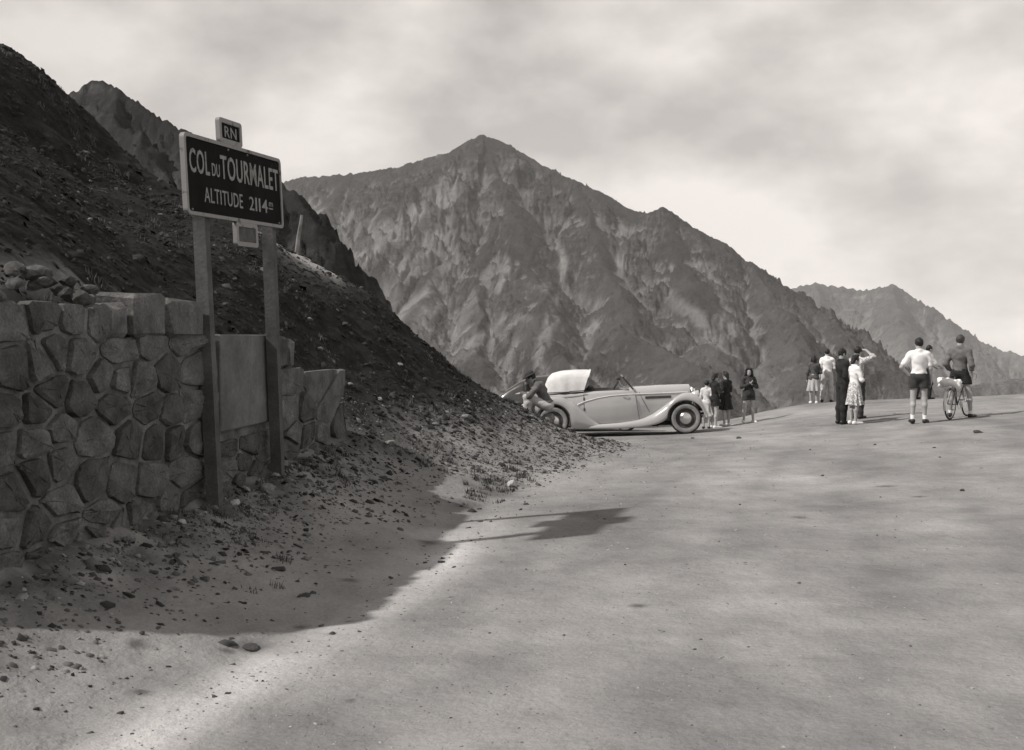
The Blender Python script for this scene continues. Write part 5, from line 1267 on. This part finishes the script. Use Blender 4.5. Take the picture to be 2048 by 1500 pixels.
q = foot(1684, 848.5); person('man in dark suit with one hand raised to his face', q, 78, hgt(151, q), dict(pelvis=(0, .03, .95), chest=(0, -.02, 1.28), neck=(0, -.03, 1.47), head=(0, .0, 1.635), elL=(-.22, .10, 1.22), wrL=(-.08, .17, 1.46), handL=(.3, -.3, .9), elR=(.22, -.06, 1.13), wrR=(.2, .08, .92), gaze=(0, 1, .08)), ('jacket', C_DARK, 2, -.17, .016), ('trousers', C_DARK))
q = foot(1714, 842, 25.9); person('person in patterned shirt shading their eyes with a raised bare arm', q, 48, hgt(145, q), dict(elR=(.36, .10, 1.50), wrR=(.13, .15, 1.66), handR=(-1, .2, .1), elL=(-.30, .10, 1.36), wrL=(-.09, .15, 1.60), handL=(.9, .2, .2), gaze=(0, 1, .05)), ('shirt', C_PRINT, 1.2, .03, .014), ('trousers', C_CHAR))
q = foot(1708, 849); person('woman in white blouse and pale printed skirt with folded arms', q, 76, hgt(139, q), dict(FOLD), ('blouse', C_WHITE, 1.6, .02, .010), ('skirt', C_PRINT, .50, .035, 9), shoes=M_WSHOE, fem=True, hair=('up', M_HAIR))
q = foot(1836, 847); person('young man in white shirt and dark shorts with one hand on his hip', q, 14, hgt(172, q), dict(ONHIP_L, elR=(.225, .0, 1.13), wrR=(.245, .07, .885), gaze=(-.15, 1, 0), ankL=(-.11, -.02, .085), toeL=(-.14, .14, .03), kneeR=(.12, .02, .5), ankR=(.13, .02, .085), toeR=(.20, .18, .03)), ('shirt', C_WHITE, .72, .06, .016), ('shorts', C_CHAR, .42), socks=(C_WHITE, .11))
q = foot(1846, 802, 31.5); person('person in pale shirt and dark trousers leaning forward beside the bicycle', q, 78, max(hgt(103, q), 1.6), dict(pelvis=(0, -.04, .95), chest=(0, .10, 1.25), neck=(0, .15, 1.43), head=(0, .20, 1.58), shR=(.178, .14, 1.37), shL=(-.178, .14, 1.37), elR=(.22, .28, 1.15), wrR=(.18, .48, 1.03), elL=(-.22, .28, 1.15), wrL=(-.18, .48, 1.03), kneeR=(.12, .16, .52), ankR=(.12, .12, .085), toeR=(.13, .29, .03), kneeL=(-.11, -.06, .5), ankL=(-.11, -.2, .085), toeL=(-.12, -.04, .03)), ('shirt', C_CREAM, 1.3, .03, .012), ('trousers', C_DARK), socks=None)
# crouching by the rear wheel
q = Vector((.60, 23.35, 0)); q.z = gz(q.x, q.y)
person('person in brimmed hat and dusty trousers sitting bent over beside the convertible rear wheel', q, -82, 1.74, dict(pelvis=(0, -.17, .35), chest=(0, -.02, .66), neck=(0, .09, .82), head=(0, .20, .93), gaze=(0, .8, -.6), hipR=(.10, -.15, .33), kneeR=(.15, .24, .55), ankR=(.14, .20, .13), toeR=(.15, .37, .08), hipL=(-.10, -.15, .33), kneeL=(-.17, .26, .53), ankL=(-.16, .26, .13), toeL=(-.17, .43, .08), shR=(.18, .03, .77), shL=(-.18, .03, .77), elR=(.22, .26, .60), wrR=(.06, .30, .78), handR=(-.3, -.1, .9), elL=(-.24, .20, .55), wrL=(-.12, .38, .60), handL=(.3, .9, 0)), ('jacket', C_JACK, 2, .02, .02), ('trousers', C_LGREY), hat=C_CHAR)
rock(0, 0, 34, .62, M_ROCK, 'grey boulder used as a seat beside the convertible rear wheel', pos=Vector((q.x + .19, q.y + .02, q.z - .02)), sink=.08)

# ---------------------------------------------------------------- bicycle and its rider
M_STEEL = mat_noise('bicycle_enamel', .05, .09, scale=9, rough=.35, bump=0); M_ALU = mat_noise('bright_alloy', .5, .6, scale=9, rough=.35, bump=0, metal=.8)
br = ground_hit(1900, 839.5); hd = 41; hdv = Vector((math.sin(math.radians(hd)), math.cos(math.radians(hd)), 0))
bf = br + hdv * 1.03; bf.z = gz(bf.x, bf.y)
bike = tag(empty('bicycle', br), 'touring bicycle with dropped handlebars standing between its rider\'s legs', 'bicycle')
f_ = (bf - br).normalized(); l_ = Vector((0, 0, 1)).cross(f_).normalized(); u_ = f_.cross(l_)
bike.rotation_euler = Matrix((f_, l_, u_)).transposed().to_euler()
def bwheel(x):
    w = empty('wheel', (x, 0, .335)); w.parent = bike
    MB().tube([(.318 * math.cos(a), 0, .318 * math.sin(a)) for a in np.linspace(0, 2 * math.pi, 49)[:-1]], .017, 6, closed=True).build('tyre', M_TYRE, w)
    MB().tube([(.298 * math.cos(a), 0, .298 * math.sin(a)) for a in np.linspace(0, 2 * math.pi, 49)[:-1]], .011, 6, closed=True).build('rim', M_ALU, w)
    MB().lathe([(.018, -.04), (.022, -.02), (.014, 0), (.022, .02), (.018, .04)], n=10).build('hub', M_ALU, w)
    for k in range(20):
        a = 2 * math.pi * k / 20; MB().tube([(.018 * math.cos(a + .8), .025 * (-1) ** k, .018 * math.sin(a + .8)), (.295 * math.cos(a), 0, .295 * math.sin(a))], .0022, 3, caps=False).build('spoke', M_ALU, w)
    mg = MB(); rows_ = []
    for a in np.linspace(math.radians(20), math.radians(200), 20): rows_.append([(r_ * math.cos(a), y_, r_ * math.sin(a)) for r_, y_ in ((.345, -.028), (.356, 0), (.345, .028))])
    mg.grid(rows_).build('mudguard', M_ALU, w)
bwheel(0); bwheel(1.03)
BB, ST, HT, HB = (.43, 0, .29), (.26, 0, .86), (.86, 0, .86), (.885, 0, .74)
for a, b_, r_ in ((BB, (.275, 0, .82), .015), ((.29, 0, .80), HT, .014), (BB, HB, .016), (HT, HB, .018)): MB().tube([a, b_], r_, 8).build('frame_tube', M_STEEL, bike)
for sd in (-1, 1):
    MB().tube([BB, (.2, sd * .05, .31), (0, sd * .055, .335)], .009, 6).build('chain_stay', M_STEEL, bike); MB().tube([(.285, sd * .02, .80), (0, sd * .055, .335)], .008, 6).build('seat_stay', M_STEEL, bike)
    MB().tube([HB, (.92, sd * .045, .62), (.97, sd * .05, .45), (1.03, sd * .05, .335)], .011, 6).build('fork_blade', M_STEEL, bike)
    s_ = sd; MB().tube([(.90, 0, .95), (.91, s_ * .12, .955), (.93, s_ * .20, .955), (1.0, s_ * .21, .95), (1.03, s_ * .215, .90), (1.0, s_ * .22, .84), (.93, s_ * .22, .82)], .012, 6).build('handlebar', M_ALU, bike)
    MB().tube([BB[:1] + (s_ * .05,) + BB[2:], (BB[0] + s_ * .12, s_ * .07, BB[2] - s_ * .12)], .009, 5).build('crank', M_ALU, bike)
    MB().box((BB[0] + s_ * .12, s_ * .12, BB[2] - s_ * .12), (.09, .08, .02), None, .004).build('pedal', M_STEEL, bike)
MB().tube([(.875, 0, .80), (.865, 0, .95), (.90, 0, .955)], .012, 6).build('stem', M_ALU, bike)
MB().tube([(.275, 0, .82), (.255, 0, .92)], .012, 6).build('seat_post', M_ALU, bike)
sd_ = MB(); sd_.grid([[(x, y * w_, z + .93 - (abs(y) ** 2) * .035) for y in (-1, -.6, -.2, .2, .6, 1)] for x, w_, z in ((.12, .06, .0), (.16, .075, .012), (.24, .065, .004), (.32, .03, 0), (.42, .02, .006), (.44, .008, 0))]); sd_.build('saddle', M_SHOE, bike)
MB().lathe([(.09, -.004), (.09, .004)], c=(BB[0], -.045, BB[2]), n=24).build('chainring', M_STEEL, bike)
rk_ = MB(); rk_.tube([(.22, -.06, .72), (-.16, -.07, .72), (-.16, .07, .72), (.22, .06, .72)], .007, 5); rk_.build('luggage_rack', M_ALU, bike)
for sd in (-1, 1): MB().tube([(-.10, sd * .065, .72), (0, sd * .06, .34)], .006, 5).build('rack_stay', M_ALU, bike)
# pale bundle tied over the rack
v = Vol(.016)
for c, r in (((-.06, -.02, .80), (.13, .15, .07)), ((.06, .10, .80), (.11, .14, .075)), ((-.10, .14, .83), (.10, .10, .07)), ((.10, -.10, .79), (.10, .12, .06)), ((-.02, -.16, .74), (.09, .07, .10)), ((.02, .20, .75), (.08, .06, .10))): v.ell(c, r, .04)
v.wrinkle(.010, 30); V, Q = v.surf(); V = V * vv((1, 1, 1)) + vv((0, 0, .012))
bun = mesh_np('luggage_bundle', V, Q, C_WHITE); bun.location = br; bun.rotation_euler = bike.rotation_euler
tag(bun, 'crumpled pale cloth bundle tied on the bicycle rack', 'bundle')
rq = br + hdv * .56; rq.z = gz(rq.x, rq.y)
person('cyclist in grey jersey and black shorts standing astride the bicycle', rq, 36, 1.80, dict(pelvis=(0, 0, .94), kneeL=(-.18, .05, .5), ankL=(-.20, .06, .085), toeL=(-.24, .22, .03), kneeR=(.19, .04, .5), ankR=(.23, .0, .085), toeR=(.28, .16, .03), elL=(-.27, -.08, 1.13), wrL=(-.19, .06, .97), handL=(.6, .6, -.4), elR=(.25, -.07, 1.12), wrR=(.23, .05, .90), gaze=(.05, 1, -.05)), ('jersey', C_GREY, 1.8, .05, .014), ('shorts', C_DARK, .45), socks=(C_WHITE, .06), hair=('short', M_BROWNHAIR))
